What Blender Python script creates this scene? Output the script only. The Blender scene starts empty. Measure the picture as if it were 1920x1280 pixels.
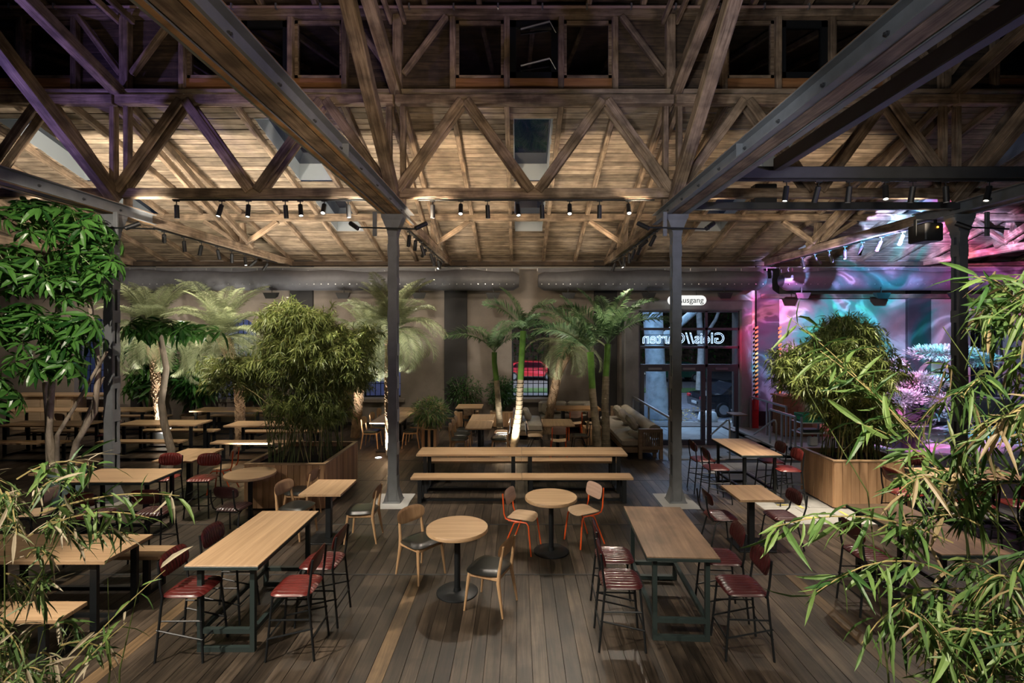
import bpy, math, random
from mathutils import Vector, Matrix, Quaternion
R = random.Random(7)
S = bpy.context.scene
COL = S.collection
PI = math.pi
rad = math.radians

# ------------------------------------------------------------------ camera, world, exposure, large lights
cam_d = bpy.data.cameras.new('camera'); cam = bpy.data.objects.new('camera', cam_d); COL.objects.link(cam)
cam.location = (0, 0, 3.1); cam.rotation_euler = (PI / 2, 0, 0)
cam_d.sensor_width = 36; cam_d.lens = 17.625; cam_d.shift_x = -.00625; cam_d.shift_y = -.0104
cam_d.clip_start = .05; cam_d.clip_end = 200
S.camera = cam
w = bpy.data.worlds.new('night'); S.world = w; w.use_nodes = True
w.node_tree.nodes['Background'].inputs[0].default_value = (.10, .16, .34, 1)
w.node_tree.nodes['Background'].inputs[1].default_value = .05
S.view_settings.view_transform = 'Standard'; S.view_settings.look = 'None'
S.view_settings.exposure = 1.2; S.view_settings.gamma = 1; S.view_settings.use_curve_mapping = False

WARM = (1, .80, .58); NEUT = (1, .88, .72); COOL = (.72, .82, 1)
def spot(p, aim, power, ang=45, col=NEUT, blend=.7, size=.04):
    d = bpy.data.lights.new('spot_lamp', 'SPOT'); d.energy = power; d.spot_size = rad(ang); d.spot_blend = blend
    d.color = col; d.shadow_soft_size = size
    o = bpy.data.objects.new('spot_lamp', d); COL.objects.link(o); o.location = p
    v = Vector(aim) - Vector(p); o.rotation_euler = v.to_track_quat('-Z', 'Y').to_euler(); return o
def area(p, aim, power, sx, sy, col=NEUT):
    d = bpy.data.lights.new('area_lamp', 'AREA'); d.energy = power; d.shape = 'RECTANGLE'; d.size = sx; d.size_y = sy; d.color = col
    o = bpy.data.objects.new('area_lamp', d); COL.objects.link(o); o.location = p
    v = Vector(aim) - Vector(p); o.rotation_euler = v.to_track_quat('-Z', 'Y').to_euler(); return o
def point(p, power, col, size=.05):
    d = bpy.data.lights.new('point_lamp', 'POINT'); d.energy = power; d.color = col; d.shadow_soft_size = size
    o = bpy.data.objects.new('point_lamp', d); COL.objects.link(o); o.location = p; return o

#LIGHTS-BEGIN
# unseen camera-side spots: left key read off the stool shadows, several added as fill
for p, a, e, g in (((-5.2, 2.2, 5.15), (-2.3, 5.3, .4), 820, 54), ((-2.2, 1.2, 5.15), (.2, 5.2, 0), 30, 56),
                   ((2.6, 1.0, 5.15), (1.6, 5.0, .3), 60, 56), ((5.6, 2.6, 5.15), (3.8, 6.2, .3), 200, 50),
                   ((-2.4, .3, 5.15), (-2.2, 2.2, 1.9), 340, 54), ((.6, .4, 5.15), (2.0, 2.2, 1.9), 430, 58),
                   ((-6.2, 3.2, 5.15), (-5.6, 6.2, .5), 110, 50), ((-5.0, 4.6, 5.15), (-7.4, 8.6, 3.4), 480, 52),
                   ((-4.6, 6.4, 5.15), (-4.1, 9.5, 2.7), 260, 36), ((7.0, 5.4, 5.15), (6.2, 9.2, 2.4), 60, 40)):
    spot(p, a, e, g, NEUT, .45, .02)
# uplights on the post brackets, raking the rear roof boards
for p, a, e, g, c in (((-2.83, 8.9, 4.9), (-4.4, 12.0, 6.7), 560, 88, NEUT), ((-1.83, 8.9, 4.9), (-.6, 11.8, 6.7), 620, 88, WARM),
                   ((2.32, 8.9, 4.9), (1.0, 11.6, 6.7), 320, 88, WARM), ((3.32, 8.9, 4.9), (4.8, 11.8, 6.7), 130, 88, WARM),
                   ((-6.97, 8.9, 4.9), (-5.8, 11.8, 6.7), 640, 88, NEUT), ((-7.97, 8.9, 4.9), (-9.6, 12.0, 6.7), 560, 88, NEUT),
                   ((7.5, 8.9, 4.9), (6.2, 12.0, 6.7), 150, 80, WARM),
                   ((-2.6, 13.0, 5.1), (-4.6, 14.6, 5.9), 60, 120, WARM), ((-2.0, 13.0, 5.1), (.2, 14.6, 5.9), 50, 120, WARM), ((2.6, 13.0, 5.1), (.6, 14.4, 5.9), 35, 120, WARM), ((-7.1, 13.0, 5.1), (-5.2, 14.6, 5.9), 60, 120, WARM)):
    spot(p, a, e, g, c)
# unseen uplights added to brighten trusses and tie beams; violet pair matches seen glow
for p, a, e, g, c in (((-.6, 5.2, 4.9), (-.4, 8.8, 7.6), 26, 110, WARM), ((.9, 5.2, 4.9), (1.0, 8.8, 7.6), 30, 110, WARM),
                   ((-5.0, 5.4, 4.9), (-4.8, 8.8, 7.8), 10, 110, WARM), ((5.4, 5.6, 4.9), (5.2, 8.8, 7.8), 26, 110, WARM),
                   ((-9.6, 6.0, 4.9), (-6.6, 8.0, 7.4), 240, 70, (.36, .28, 1)), ((8.0, 4.2, 4.4), (3.6, 5.6, 5.4), 260, 70, (.5, .45, 1)), ((6.2, 11.4, 4.6), (8.0, 13.4, 5.6), 120, 50, NEUT),
                   ((.2, -.8, 4.1), (-2.2, 4.6, 5.4), 200, 46, WARM), ((-.4, -.8, 4.1), (2.6, 4.6, 5.4), 200, 46, (.90, .94, 1)),
                   ((.1, 3.0, 4.2), (2.75, 7.5, 5.35), 160, 62, (.92, .95, 1)), ((.3, 3.0, 4.2), (-2.3, 7.5, 5.35), 130, 62, WARM)):
    spot(p, a, e, g, c, .7, .12)
# unseen soft fill lamps added behind the camera
for x in (-4.5, 0, 4.5): spot((x, -2.0, 5.1), (x * .6, 8, 1.0), 36, 95, NEUT, .9, .15)
# unseen washers added at tie-beam height to brighten the back wall
for x, e in ((-14.4, 110), (-11.6, 110), (-9, 100), (-6.4, 80), (-3.6, 100), (-1.2, 70), (1.4, 50), (3.0, 20)):
    spot((x, 13.6, 5.0), (x - .3, 16.5, 1.2), e, 95, NEUT, .9, .08)
#LIGHTS-END

# ------------------------------------------------------------------ materials
MATS = {}
def newmat(name):
    m = bpy.data.materials.new(name); m.use_nodes = True; nt = m.node_tree
    return m, nt, nt.nodes['Principled BSDF']
def N(nt, t, **kw):
    n = nt.nodes.new(t)
    for k, v in kw.items(): setattr(n, k, v)
    return n
def rgba(c): return (c[0], c[1], c[2], 1)
def ramp(nt, fac, stops):
    r = N(nt, 'ShaderNodeValToRGB'); e = r.color_ramp.elements
    e[0].position, e[0].color = stops[0][0], rgba(stops[0][1]); e[1].position, e[1].color = stops[-1][0], rgba(stops[-1][1])
    for p, c in stops[1:-1]:
        x = e.new(p); x.color = rgba(c)
    nt.links.new(fac, r.inputs[0]); return r.outputs[0]
def coords(nt, scale, island=False):
    tc = N(nt, 'ShaderNodeTexCoord'); mp = N(nt, 'ShaderNodeMapping'); mp.inputs['Scale'].default_value = scale
    if island: rnd = N(nt, 'ShaderNodeNewGeometry').outputs['Random Per Island']
    else: rnd = N(nt, 'ShaderNodeObjectInfo').outputs['Random']
    mu = N(nt, 'ShaderNodeMath', operation='MULTIPLY'); mu.inputs[1].default_value = 37.0; nt.links.new(rnd, mu.inputs[0])
    cb = N(nt, 'ShaderNodeCombineXYZ')
    for i in range(3): nt.links.new(mu.outputs[0], cb.inputs[i])
    nt.links.new(tc.outputs['Object'], mp.inputs[0])
    ad = N(nt, 'ShaderNodeVectorMath', operation='ADD'); nt.links.new(mp.outputs[0], ad.inputs[0]); nt.links.new(cb.outputs[0], ad.inputs[1])
    return ad.outputs[0], rnd
def plain(name, c, rough=.5, metal=0, var=0, coat=0, bump=0, bscale=60):
    if name in MATS: return MATS[name]
    m, nt, b = newmat(name); b.inputs['Base Color'].default_value = rgba(c); b.inputs['Roughness'].default_value = rough
    b.inputs['Metallic'].default_value = metal; b.inputs['Coat Weight'].default_value = coat
    v, rnd = coords(nt, (1, 1, 1))
    if var:
        no = N(nt, 'ShaderNodeTexNoise'); no.inputs['Scale'].default_value = 5; no.inputs['Detail'].default_value = 5; nt.links.new(v, no.inputs[0])
        nt.links.new(ramp(nt, no.outputs[0], [(.3, [x * (1 - var) for x in c]), (.7, [min(1, x * (1 + var)) for x in c])]), b.inputs['Base Color'])
    if bump:
        n2 = N(nt, 'ShaderNodeTexNoise'); n2.inputs['Scale'].default_value = bscale; nt.links.new(v, n2.inputs[0])
        bp = N(nt, 'ShaderNodeBump'); bp.inputs['Strength'].default_value = bump; bp.inputs['Distance'].default_value = .01
        nt.links.new(n2.outputs[0], bp.inputs['Height']); nt.links.new(bp.outputs[0], b.inputs['Normal'])
    MATS[name] = m; return m
def wood(name, dark, light, axis=0, rough=.6, var=.3, grain=22, island=False, bump=.3, spots=0, stretch=.06):
    m, nt, b = newmat(name)
    sc = [grain] * 3; sc[axis] = grain * stretch
    v, rnd = coords(nt, sc, island)
    n1 = N(nt, 'ShaderNodeTexNoise'); n1.inputs['Scale'].default_value = 1; n1.inputs['Detail'].default_value = 7; n1.inputs['Roughness'].default_value = .65
    n1.inputs['Distortion'].default_value = .6; nt.links.new(v, n1.inputs[0])
    col = ramp(nt, n1.outputs[0], [(.32, dark), (.5, [(a + c) / 2 for a, c in zip(dark, light)]), (.68, light)])
    if spots:
        v2, _ = coords(nt, (3, 3, 3), island)
        n2 = N(nt, 'ShaderNodeTexNoise'); n2.inputs['Scale'].default_value = 1; n2.inputs['Detail'].default_value = 6; nt.links.new(v2, n2.inputs[0])
        f = ramp(nt, n2.outputs[0], [(.38, (1 - spots,) * 3), (.6, (1, 1, 1))])
        mx = N(nt, 'ShaderNodeMix', data_type='RGBA', blend_type='MULTIPLY'); mx.inputs[0].default_value = 1
        nt.links.new(col, mx.inputs[6]); nt.links.new(f, mx.inputs[7]); col = mx.outputs[2]
    hs = N(nt, 'ShaderNodeHueSaturation'); mr = N(nt, 'ShaderNodeMapRange'); mr.inputs[3].default_value = 1 - var; mr.inputs[4].default_value = 1 + var
    nt.links.new(rnd, mr.inputs[0]); nt.links.new(mr.outputs[0], hs.inputs['Value']); nt.links.new(col, hs.inputs['Color'])
    nt.links.new(hs.outputs[0], b.inputs['Base Color']); b.inputs['Roughness'].default_value = rough
    if bump:
        bp = N(nt, 'ShaderNodeBump'); bp.inputs['Strength'].default_value = bump; bp.inputs['Distance'].default_value = .004
        nt.links.new(n1.outputs[0], bp.inputs['Height']); nt.links.new(bp.outputs[0], b.inputs['Normal'])
    MATS[name] = m; return m
def emis(name, c, s):
    m = bpy.data.materials.new(name); m.use_nodes = True; nt = m.node_tree; nt.nodes.clear()
    e = N(nt, 'ShaderNodeEmission'); e.inputs[0].default_value = rgba(c); e.inputs[1].default_value = s
    o = N(nt, 'ShaderNodeOutputMaterial'); nt.links.new(e.outputs[0], o.inputs[0]); MATS[name] = m; return m
def glass(name, tint, refl=.12, rough=.02):
    m = bpy.data.materials.new(name); m.use_nodes = True; nt = m.node_tree; nt.nodes.clear()
    t = N(nt, 'ShaderNodeBsdfTransparent'); t.inputs[0].default_value = rgba(tint)
    g = N(nt, 'ShaderNodeBsdfGlossy'); g.inputs['Roughness'].default_value = rough
    mx = N(nt, 'ShaderNodeMixShader'); mx.inputs[0].default_value = refl
    o = N(nt, 'ShaderNodeOutputMaterial'); nt.links.new(t.outputs[0], mx.inputs[1]); nt.links.new(g.outputs[0], mx.inputs[2]); nt.links.new(mx.outputs[0], o.inputs[0])
    MATS[name] = m; return m
def leafmat(name, c1, c2, rough=.45, trans=.35, island=True, dry=None, dt=.72):
    m, nt, b = newmat(name)
    g = N(nt, 'ShaderNodeNewGeometry').outputs['Random Per Island'] if island else N(nt, 'ShaderNodeObjectInfo').outputs['Random']
    st = [(0, c1), (.8, c2)]
    if dry: st = [(0, c1), (dt - .06, c2), (dt, dry), (1, [x * .8 for x in dry])]
    col = ramp(nt, g, st); nt.links.new(col, b.inputs['Base Color']); b.inputs['Roughness'].default_value = rough
    tr = N(nt, 'ShaderNodeBsdfTranslucent'); nt.links.new(col, tr.inputs[0])
    mx = N(nt, 'ShaderNodeMixShader'); mx.inputs[0].default_value = trans
    nt.links.new(b.outputs[0], mx.inputs[1]); nt.links.new(tr.outputs[0], mx.inputs[2])
    nt.links.new(mx.outputs[0], nt.nodes['Material Output'].inputs[0]); MATS[name] = m; return m
def plaster(name, c, stain=.35, sc=.8):
    m, nt, b = newmat(name); tc = N(nt, 'ShaderNodeTexCoord')
    n1 = N(nt, 'ShaderNodeTexNoise'); n1.inputs['Scale'].default_value = sc; n1.inputs['Detail'].default_value = 9; n1.inputs['Roughness'].default_value = .6; nt.links.new(tc.outputs['Object'], n1.inputs[0])
    col = ramp(nt, n1.outputs[0], [(.3, [x * (1 - stain) for x in c]), (.55, c), (.75, [min(1, x * 1.18) for x in c])])
    nt.links.new(col, b.inputs['Base Color']); b.inputs['Roughness'].default_value = .85
    n2 = N(nt, 'ShaderNodeTexNoise'); n2.inputs['Scale'].default_value = 30; n2.inputs['Detail'].default_value = 6; nt.links.new(tc.outputs['Object'], n2.inputs[0])
    bp = N(nt, 'ShaderNodeBump'); bp.inputs['Strength'].default_value = .25; bp.inputs['Distance'].default_value = .01
    nt.links.new(n2.outputs[0], bp.inputs['Height']); nt.links.new(bp.outputs[0], b.inputs['Normal']); MATS[name] = m; return m

M_old = wood('old_timber', (.13, .080, .046), (.42, .31, .21), 0, .8, .25, 26, spots=.55)
M_board = wood('roof_board', (.165, .118, .080), (.44, .345, .245), 0, .85, .32, 20, spots=.38, stretch=.05)
M_boardI = wood('roof_board_far', (.165, .118, .080), (.44, .345, .245), 0, .85, .32, 20, island=True, spots=.38, stretch=.05)
M_dark = wood('dark_board', (.035, .022, .014), (.13, .085, .052), 0, .85, .3, 20, spots=.5)
M_sill = wood('orange_sill_wood', (.20, .085, .03), (.42, .20, .08), 0, .6, .15, 18)
M_floor = wood('floor_board', (.015, .011, .008), (.090, .066, .047), 1, .42, .42, 26, spots=.5, stretch=.05)
M_floorI = wood('floor_board_far', (.022, .016, .011), (.115, .083, .057), 1, .45, .38, 26, island=True, spots=.5, stretch=.05)
M_floorL = wood('pale_floor_board', (.06, .038, .02), (.20, .13, .07), 1, .42, .2, 26, spots=.4, stretch=.05)
M_oak = wood('oak_top', (.325, .205, .112), (.50, .335, .195), 0, .42, .08, 20, bump=.1, stretch=.04)
M_oakY = wood('oak_top_long', (.325, .205, .112), (.50, .335, .195), 1, .42, .08, 20, bump=.1, stretch=.04)
M_walnut = wood('dark_walnut_top', (.14, .082, .045), (.30, .19, .115), 1, .38, .08, 14, bump=.1, spots=.3)
M_edge = plain('table_edge_green', (.022, .034, .033), .45)
M_chairw = wood('chair_oak', (.40, .235, .115), (.58, .365, .20), 2, .45, .1, 20, bump=.05)
M_ply = wood('plywood', (.52, .36, .22), (.68, .50, .33), 0, .45, .08, 18, bump=.05)
M_plyp = wood('pink_plywood', (.42, .28, .22), (.55, .39, .31), 1, .45, .08, 18, bump=.05)
M_slat = wood('larch_slat', (.42, .235, .115), (.62, .38, .21), 2, .6, .2, 14, bump=.15)
M_livewood = wood('live_edge_wood', (.30, .15, .06), (.55, .32, .15), 0, .4, .1, 12)
M_bark = wood('grey_bark', (.24, .19, .14), (.52, .44, .35), 2, .9, .2, 14, bump=.6, spots=.4)
M_phx = plain('palm_fibre', (.30, .20, .12), .9, var=.5, bump=.8, bscale=70)
M_blk = plain('black_steel', (.010, .012, .014), .45, .2)
M_rubber = plain('black_plastic', (.012, .012, .013), .5)
M_vinyl = plain('black_vinyl', (.012, .013, .012), .32, coat=.3)
M_red = plain('oxblood_leather', (.074, .010, .009), .33, var=.3, coat=.3)
M_maroon = plain('maroon_leather', (.050, .009, .010), .33, var=.3, coat=.3)
M_bright = plain('bright_red_leather', (.115, .014, .011), .33, var=.25, coat=.3)
M_orange = plain('orange_tube', (.78, .105, .018), .35)
M_steel = plain('grey_painted_steel', (.165, .175, .185), .45, .1, var=.15)
M_dsteel = plain('dark_grey_steel', (.042, .044, .047), .5, .1, var=.15)
M_alu = plain('brushed_aluminium', (.45, .46, .47), .35, .8)
M_white = plain('white_paint', (.62, .62, .60), .6)
M_lin = plain('skylight_lining', (.27, .30, .32), .6)
M_duct = plain('duct_fabric', (.085, .086, .098), .55, var=.12, bump=.25, bscale=7)
M_wall = plaster('wall_plaster', (.215, .180, .150))
M_pil = plaster('pilaster_paint', (.028, .026, .026))
M_conc = plaster('portal_concrete', (.21, .205, .205), .25, 1.5)
M_stone = plaster('stone_paving', (.30, .29, .265), .3, 2)
M_frame = plain('grey_door_frame', (.085, .088, .100), .45, .2)
M_soil = plain('dark_soil', (.012, .009, .006), .95, bump=.8)
M_fabric = plain('beige_cushion_fabric', (.40, .355, .29), .9, var=.1, bump=.2, bscale=200)
M_sofaw = wood('sofa_brown_wood', (.15, .095, .055), (.30, .20, .125), 0, .6, .12, 16)
M_glass = glass('window_glass', (.82, .88, .93), .08)
M_nglass = glass('dark_night_glass', (.25, .28, .34), .22, .03)
M_lens = emis('lamp_lens', (1, .93, .80), 5)
M_flens = emis('floor_lamp_lens', (.95, .97, 1), 5)
M_neon = emis('blue_white_neon', (.55, .70, 1), 1.6)
M_sign = emis('lit_sign_white', (1, 1, .97), .42)
M_signtx = plain('sign_grey_green', (.05, .12, .09), .6)
M_teal = plain('pale_teal_metal', (.42, .60, .60), .4, .3)
M_green = plain('green_crate', (.012, .18, .10), .45)
M_bag = plain('blue_plastic_bag', (.16, .25, .36), .15, coat=.5, bump=.9, bscale=14)
M_hazo = plain('hazard_orange', (.85, .26, .04), .5)
M_yel = plain('yellow_marking', (.55, .46, .10), .7)
M_redp = plain('red_paint', (.55, .02, .03), .35)
M_pipe = plain('pink_conduit', (.33, .22, .19), .5)
M_rust = plain('peeling_ochre_paint', (.36, .20, .085), .7, var=.45)
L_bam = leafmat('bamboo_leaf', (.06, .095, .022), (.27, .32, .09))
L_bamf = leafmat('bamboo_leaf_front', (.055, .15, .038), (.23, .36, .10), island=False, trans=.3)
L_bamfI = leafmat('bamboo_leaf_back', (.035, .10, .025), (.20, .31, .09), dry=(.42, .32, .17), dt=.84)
L_dry = leafmat('dry_bamboo_leaf', (.50, .42, .28), (.75, .66, .48), island=False)
L_dryI = leafmat('dry_bamboo_mix', (.06, .14, .04), (.22, .32, .11), dry=(.66, .56, .40), dt=.74)
L_phx = leafmat('phoenix_frond', (.16, .20, .10), (.38, .42, .24))
L_king = leafmat('king_palm_frond', (.045, .11, .045), (.17, .27, .12))
L_sch = leafmat('schefflera_leaf', (.018, .075, .014), (.09, .24, .045), .3)
L_schd = leafmat('dark_schefflera_leaf', (.014, .055, .012), (.045, .13, .025), .3)
L_bon = leafmat('bonsai_needles', (.18, .22, .16), (.42, .46, .38))
L_yel = leafmat('yellow_croton_leaf', (.20, .16, .02), (.50, .40, .06))
M_king = plain('king_palm_green', (.10, .21, .035), .4, var=.35)
M_kbase = plain('king_palm_base', (.25, .20, .13), .7, var=.4)
M_cane = plain('bamboo_cane', (.13, .17, .05), .5, var=.4)
M_canedry = plain('dry_cane', (.42, .34, .14), .5, var=.3)

# ------------------------------------------------------------------ mesh helpers
class MB:
    def __init__(s): s.v = []; s.f = []
    def add(s, vs, fs):
        k = len(s.v); s.v += [tuple(p) for p in vs]; s.f += [tuple(i + k for i in f) for f in fs]; return s
    def box(s, cx, cy, cz, sx, sy, sz):
        x, y, z = sx / 2, sy / 2, sz / 2
        return s.add([(cx + a * x, cy + b * y, cz + c * z) for a in (-1, 1) for b in (-1, 1) for c in (-1, 1)],
                     [(0, 1, 3, 2), (4, 6, 7, 5), (0, 4, 5, 1), (2, 3, 7, 6), (0, 2, 6, 4), (1, 5, 7, 3)])
    def b2(s, x0, x1, y0, y1, z0, z1): return s.box((x0 + x1) / 2, (y0 + y1) / 2, (z0 + z1) / 2, abs(x1 - x0), abs(y1 - y0), abs(z1 - z0))
    def cbox(s, x0, x1, y0, y1, z0, z1, c=.006):
        # box with chamfered upright and top/bottom edges
        def ring(i, z): return [(x0 + i + c, y0 + i, z), (x1 - i - c, y0 + i, z), (x1 - i, y0 + i + c, z), (x1 - i, y1 - i - c, z), (x1 - i - c, y1 - i, z), (x0 + i + c, y1 - i, z), (x0 + i, y1 - i - c, z), (x0 + i, y0 + i + c, z)]
        rs = [ring(c, z0), ring(0, z0 + c), ring(0, z1 - c), ring(c, z1)]
        vs = sum(rs, []); fs = [tuple(range(7, -1, -1)), tuple(range(24, 32))]
        for r in range(3):
            for k in range(8): fs.append((r * 8 + k, r * 8 + (k + 1) % 8, r * 8 + 8 + (k + 1) % 8, r * 8 + 8 + k))
        return s.add(vs, fs)
    def bar(s, p, q, w, h, up=(0, 0, 1)):
        p, q = Vector(p), Vector(q); d = (q - p).normalized(); u = Vector(up)
        if abs(d.dot(u)) > .98: u = Vector((0, 1, 0))
        a = d.cross(u).normalized() * w / 2; b = a.cross(d).normalized() * h / 2
        vs = [c + i * a + j * b for c in (p, q) for i, j in ((-1, -1), (1, -1), (1, 1), (-1, 1))]
        return s.add(vs, [(0, 3, 2, 1), (4, 5, 6, 7)] + [(k, (k + 1) % 4, 4 + (k + 1) % 4, 4 + k) for k in range(4)])
    def tube(s, pts, r, n=8, cap=True):
        pts = [Vector(p) for p in pts]; m = len(pts); rr = r if isinstance(r, (list, tuple)) else [r] * m
        t0 = (pts[1] - pts[0]).normalized(); a = t0.orthogonal().normalized(); k = len(s.v); prev = t0
        for i, p in enumerate(pts):
            t = ((pts[min(i + 1, m - 1)] - pts[max(i - 1, 0)])).normalized()
            a = prev.rotation_difference(t) @ a; a = (a - t * a.dot(t)).normalized(); b = t.cross(a); prev = t
            s.v += [tuple(p + (a * math.cos(2 * PI * j / n) + b * math.sin(2 * PI * j / n)) * rr[i]) for j in range(n)]
        for i in range(m - 1):
            for j in range(n): s.f.append((k + i * n + j, k + i * n + (j + 1) % n, k + (i + 1) * n + (j + 1) % n, k + (i + 1) * n + j))
        if cap: s.f.append(tuple(k + j for j in range(n - 1, -1, -1))); s.f.append(tuple(k + (m - 1) * n + j for j in range(n)))
        return s
    def lathe(s, prof, n=24, c=(0, 0, 0)):
        k = len(s.v); m = len(prof)
        for r, z in prof: s.v += [(c[0] + r * math.cos(2 * PI * j / n), c[1] + r * math.sin(2 * PI * j / n), c[2] + z) for j in range(n)]
        for i in range(m - 1):
            for j in range(n): s.f.append((k + i * n + j, k + i * n + (j + 1) % n, k + (i + 1) * n + (j + 1) % n, k + (i + 1) * n + j))
        s.f.append(tuple(k + j for j in range(n - 1, -1, -1))); s.f.append(tuple(k + (m - 1) * n + j for j in range(n))); return s
    def pad(s, lx, ly, th, ribs=0, pw=5, xf=None, nx=8, ny=None, narrow=0, groove=.010, under=.6):
        ny = ny or (ribs * 4 if ribs else 10); k = len(s.v); idx = {}
        for side in (1, -1):
            for i in range(nx + 1):
                for j in range(ny + 1):
                    u, v = -1 + 2 * i / nx, -1 + 2 * j / ny; e = max(abs(u), abs(v))
                    border = i in (0, nx) or j in (0, ny)
                    if side == -1 and border: idx[(side, i, j)] = idx[(1, i, j)]; continue
                    q = 1 if e == 0 else e / (abs(u) ** pw + abs(v) ** pw) ** (1 / pw)
                    x, y = u * q * lx / 2, v * q * ly / 2 * (1 - narrow * (1 - u) / 2)
                    h = max(0, 1 - e ** 6) ** .5
                    z = th * h if side == 1 else -th * under * h
                    if ribs and side == 1: z -= groove * (1 - abs(math.sin(PI * ribs * (v + 1) / 2))) ** 2 * min(1, (1 - e) * 8)
                    p = (x, y, z)
                    if xf: p = xf(*p)
                    idx[(side, i, j)] = len(s.v); s.v.append(p)
        for side in (1, -1):
            for i in range(nx):
                for j in range(ny):
                    q = (idx[(side, i, j)], idx[(side, i + 1, j)], idx[(side, i + 1, j + 1)], idx[(side, i, j + 1)])
                    s.f.append(q if side == 1 else q[::-1])
        return s
    def mesh(s, name, m, smooth=False):
        me = bpy.data.meshes.new(name); me.from_pydata(s.v, [], s.f); me.materials.append(m)
        if smooth:
            me.polygons.foreach_set('use_smooth', [True] * len(me.polygons)); me.set_sharp_from_angle(angle=rad(42))
        me.update(); return me
def link(name, me, parent=None, mat=None):
    o = bpy.data.objects.new(name, me); COL.objects.link(o)
    if parent is not None: o.parent = parent
    if mat is not None: o.matrix_local = mat
    return o
def obj(name, mb, m, parent=None, smooth=False, kind=None, label=None):
    o = link(name, mb.mesh(name, m, smooth), parent)
    if kind: o['kind'] = kind
    if label: o['label'] = label
    return o
def tag(o, label, cat, group=None):
    o['label'] = label; o['category'] = cat
    if group: o['group'] = group
    return o
def thing(name, label, cat, loc=(0, 0, 0), rz=0, group=None):
    o = bpy.data.objects.new(name, None); COL.objects.link(o); o.location = loc; o.rotation_euler = (0, 0, rad(rz)); o.empty_display_size = .1
    return tag(o, label, cat, group)
def struct(name, mb, m, parent=None, smooth=False):
    o = obj(name, mb, m, parent, smooth)
    if parent is None: o['kind'] = 'structure'
    return o
def sempty(name):
    o = bpy.data.objects.new(name, None); COL.objects.link(o); o['kind'] = 'structure'; return o
BOX1 = {}
def beam(name, p, q, w_, h_, m, parent=None, roll=0):
    """square timber as an object whose local X runs along its grain"""
    p, q = Vector(p), Vector(q)
    if parent is not None: p, q = p - parent.location, q - parent.location
    L = (q - p).length; d = (q - p).normalized(); key = (round(L, 3), w_, h_, m.name)
    if key not in BOX1: BOX1[key] = MB().cbox(-L / 2, L / 2, -w_ / 2, w_ / 2, -h_ / 2, h_ / 2, min(.012, w_ / 5, h_ / 5)).mesh(name, m)
    up = Vector((0, 0, 1)) if abs(d.z) < .95 else Vector((0, 1, 0))
    y = up.cross(d).normalized(); z = d.cross(y)
    mt = Matrix((d, y, z)).transposed().to_4x4(); mt.translation = (p + q) / 2
    return link(name, BOX1[key], parent, mt @ Matrix.Rotation(roll, 4, 'X'))
class Prefab:
    def __init__(s, name, cat): s.name, s.cat, s.parts = name, cat, []
    def part(s, name, mb, m, par=None, smooth=True): s.parts.append((name, mb.mesh(name, m, smooth), par)); return len(s.parts) - 1
    def mk(s, name, me, par=None): s.parts.append((name, me, par)); return len(s.parts) - 1
    def place(s, x, y, rz, label, group=None, z=0, name=None, swap=None):
        t = thing(name or s.name, label, s.cat, (x, y, z), rz, group); made = []
        for n, me, par in s.parts:
            made.append(link(n, me, t if par is None else made[par]))
        return t
def aimq(d): return Vector((0, 0, -1)).rotation_difference(Vector(d).normalized())

#STRUCTURE
BX = [-12.57, -7.42, -2.28, 2.87, 8.05, 13.2]
WY = 16.5
def zr(y): return 7.5 - .29 * (y - 9.3)

# ------------------------------------------------------------------ floor
PTX0, PTX1, PTY0, PTY1, PTZ = 3.76, 6.80, 12.2, 16.14, -.60
fl = struct('floor', MB().b2(-20, 20, -3, PTY0, -.12, -.03).b2(-20, PTX0, PTY0, WY + .3, -.12, -.03).b2(PTX1, 20, PTY0, WY + .3, -.12, -.03), plain('floor_base', (.01, .009, .008), .9))
rows = [(3.6, 6.38), (6.38, 8.03), (8.03, 10.4), (10.4, 12.0), (12.0, 14.2), (14.2, WY)]
pw_ = .148; cnt = 0; far = MB()
for r, (y0, y1) in enumerate(rows):
    x = -20.0
    while x < 20:
        y = y0; xe = x + pw_
        stone = x > 4.2 and y0 >= 8.03
        if not stone and not (y1 > 12.1 and xe > PTX0):
            lim = (y1 + .3) * 1.06
            if r < 3 and -lim < x < lim and cnt < 296 and (r < 2 or -9 < x):
                L = y1 - y0
                key = ('plank', r)
                if key not in BOX1: BOX1[key] = MB().cbox(-pw_ / 2 + .0015, pw_ / 2 - .0015, -L / 2 + .004, L / 2 - .004, -.03, 0, .0012).mesh('plank', M_floor); BOX1[('pale', r)] = BOX1[key].copy(); BOX1[('pale', r)].materials[0] = M_floorL
                o = link('plank', BOX1[('pale', r)] if (r == 0 and (abs(x + 1.42) < .074 or R.random() < .015)) else BOX1[key], fl, Matrix.Translation((x + pw_ / 2, (y0 + y1) / 2, R.uniform(-.002, .001)))); cnt += 1
            else:
                far.b2(x + .0015, xe - .0015, y0 + .004, y1 - .004, -.03, R.uniform(-.003, .001))
        x = xe
obj('floor_boards', far, M_floorI, fl, kind='stuff')
nearb = MB(); x = -8.0
while x < 8: nearb.b2(x + .0015, x + pw_ - .0015, -3, 3.596, -.03, 0); x += pw_
obj('floor_boards', nearb, M_floorI, fl, kind='stuff')
for y in (6.38, 8.03, 10.4, 12.0, 14.2):
    obj('floor_joint_strip', MB().b2(-20, 4.2 if y > 8.03 else 20, y - .012, y + .012, -.03, .003), M_dsteel, fl)
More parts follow.
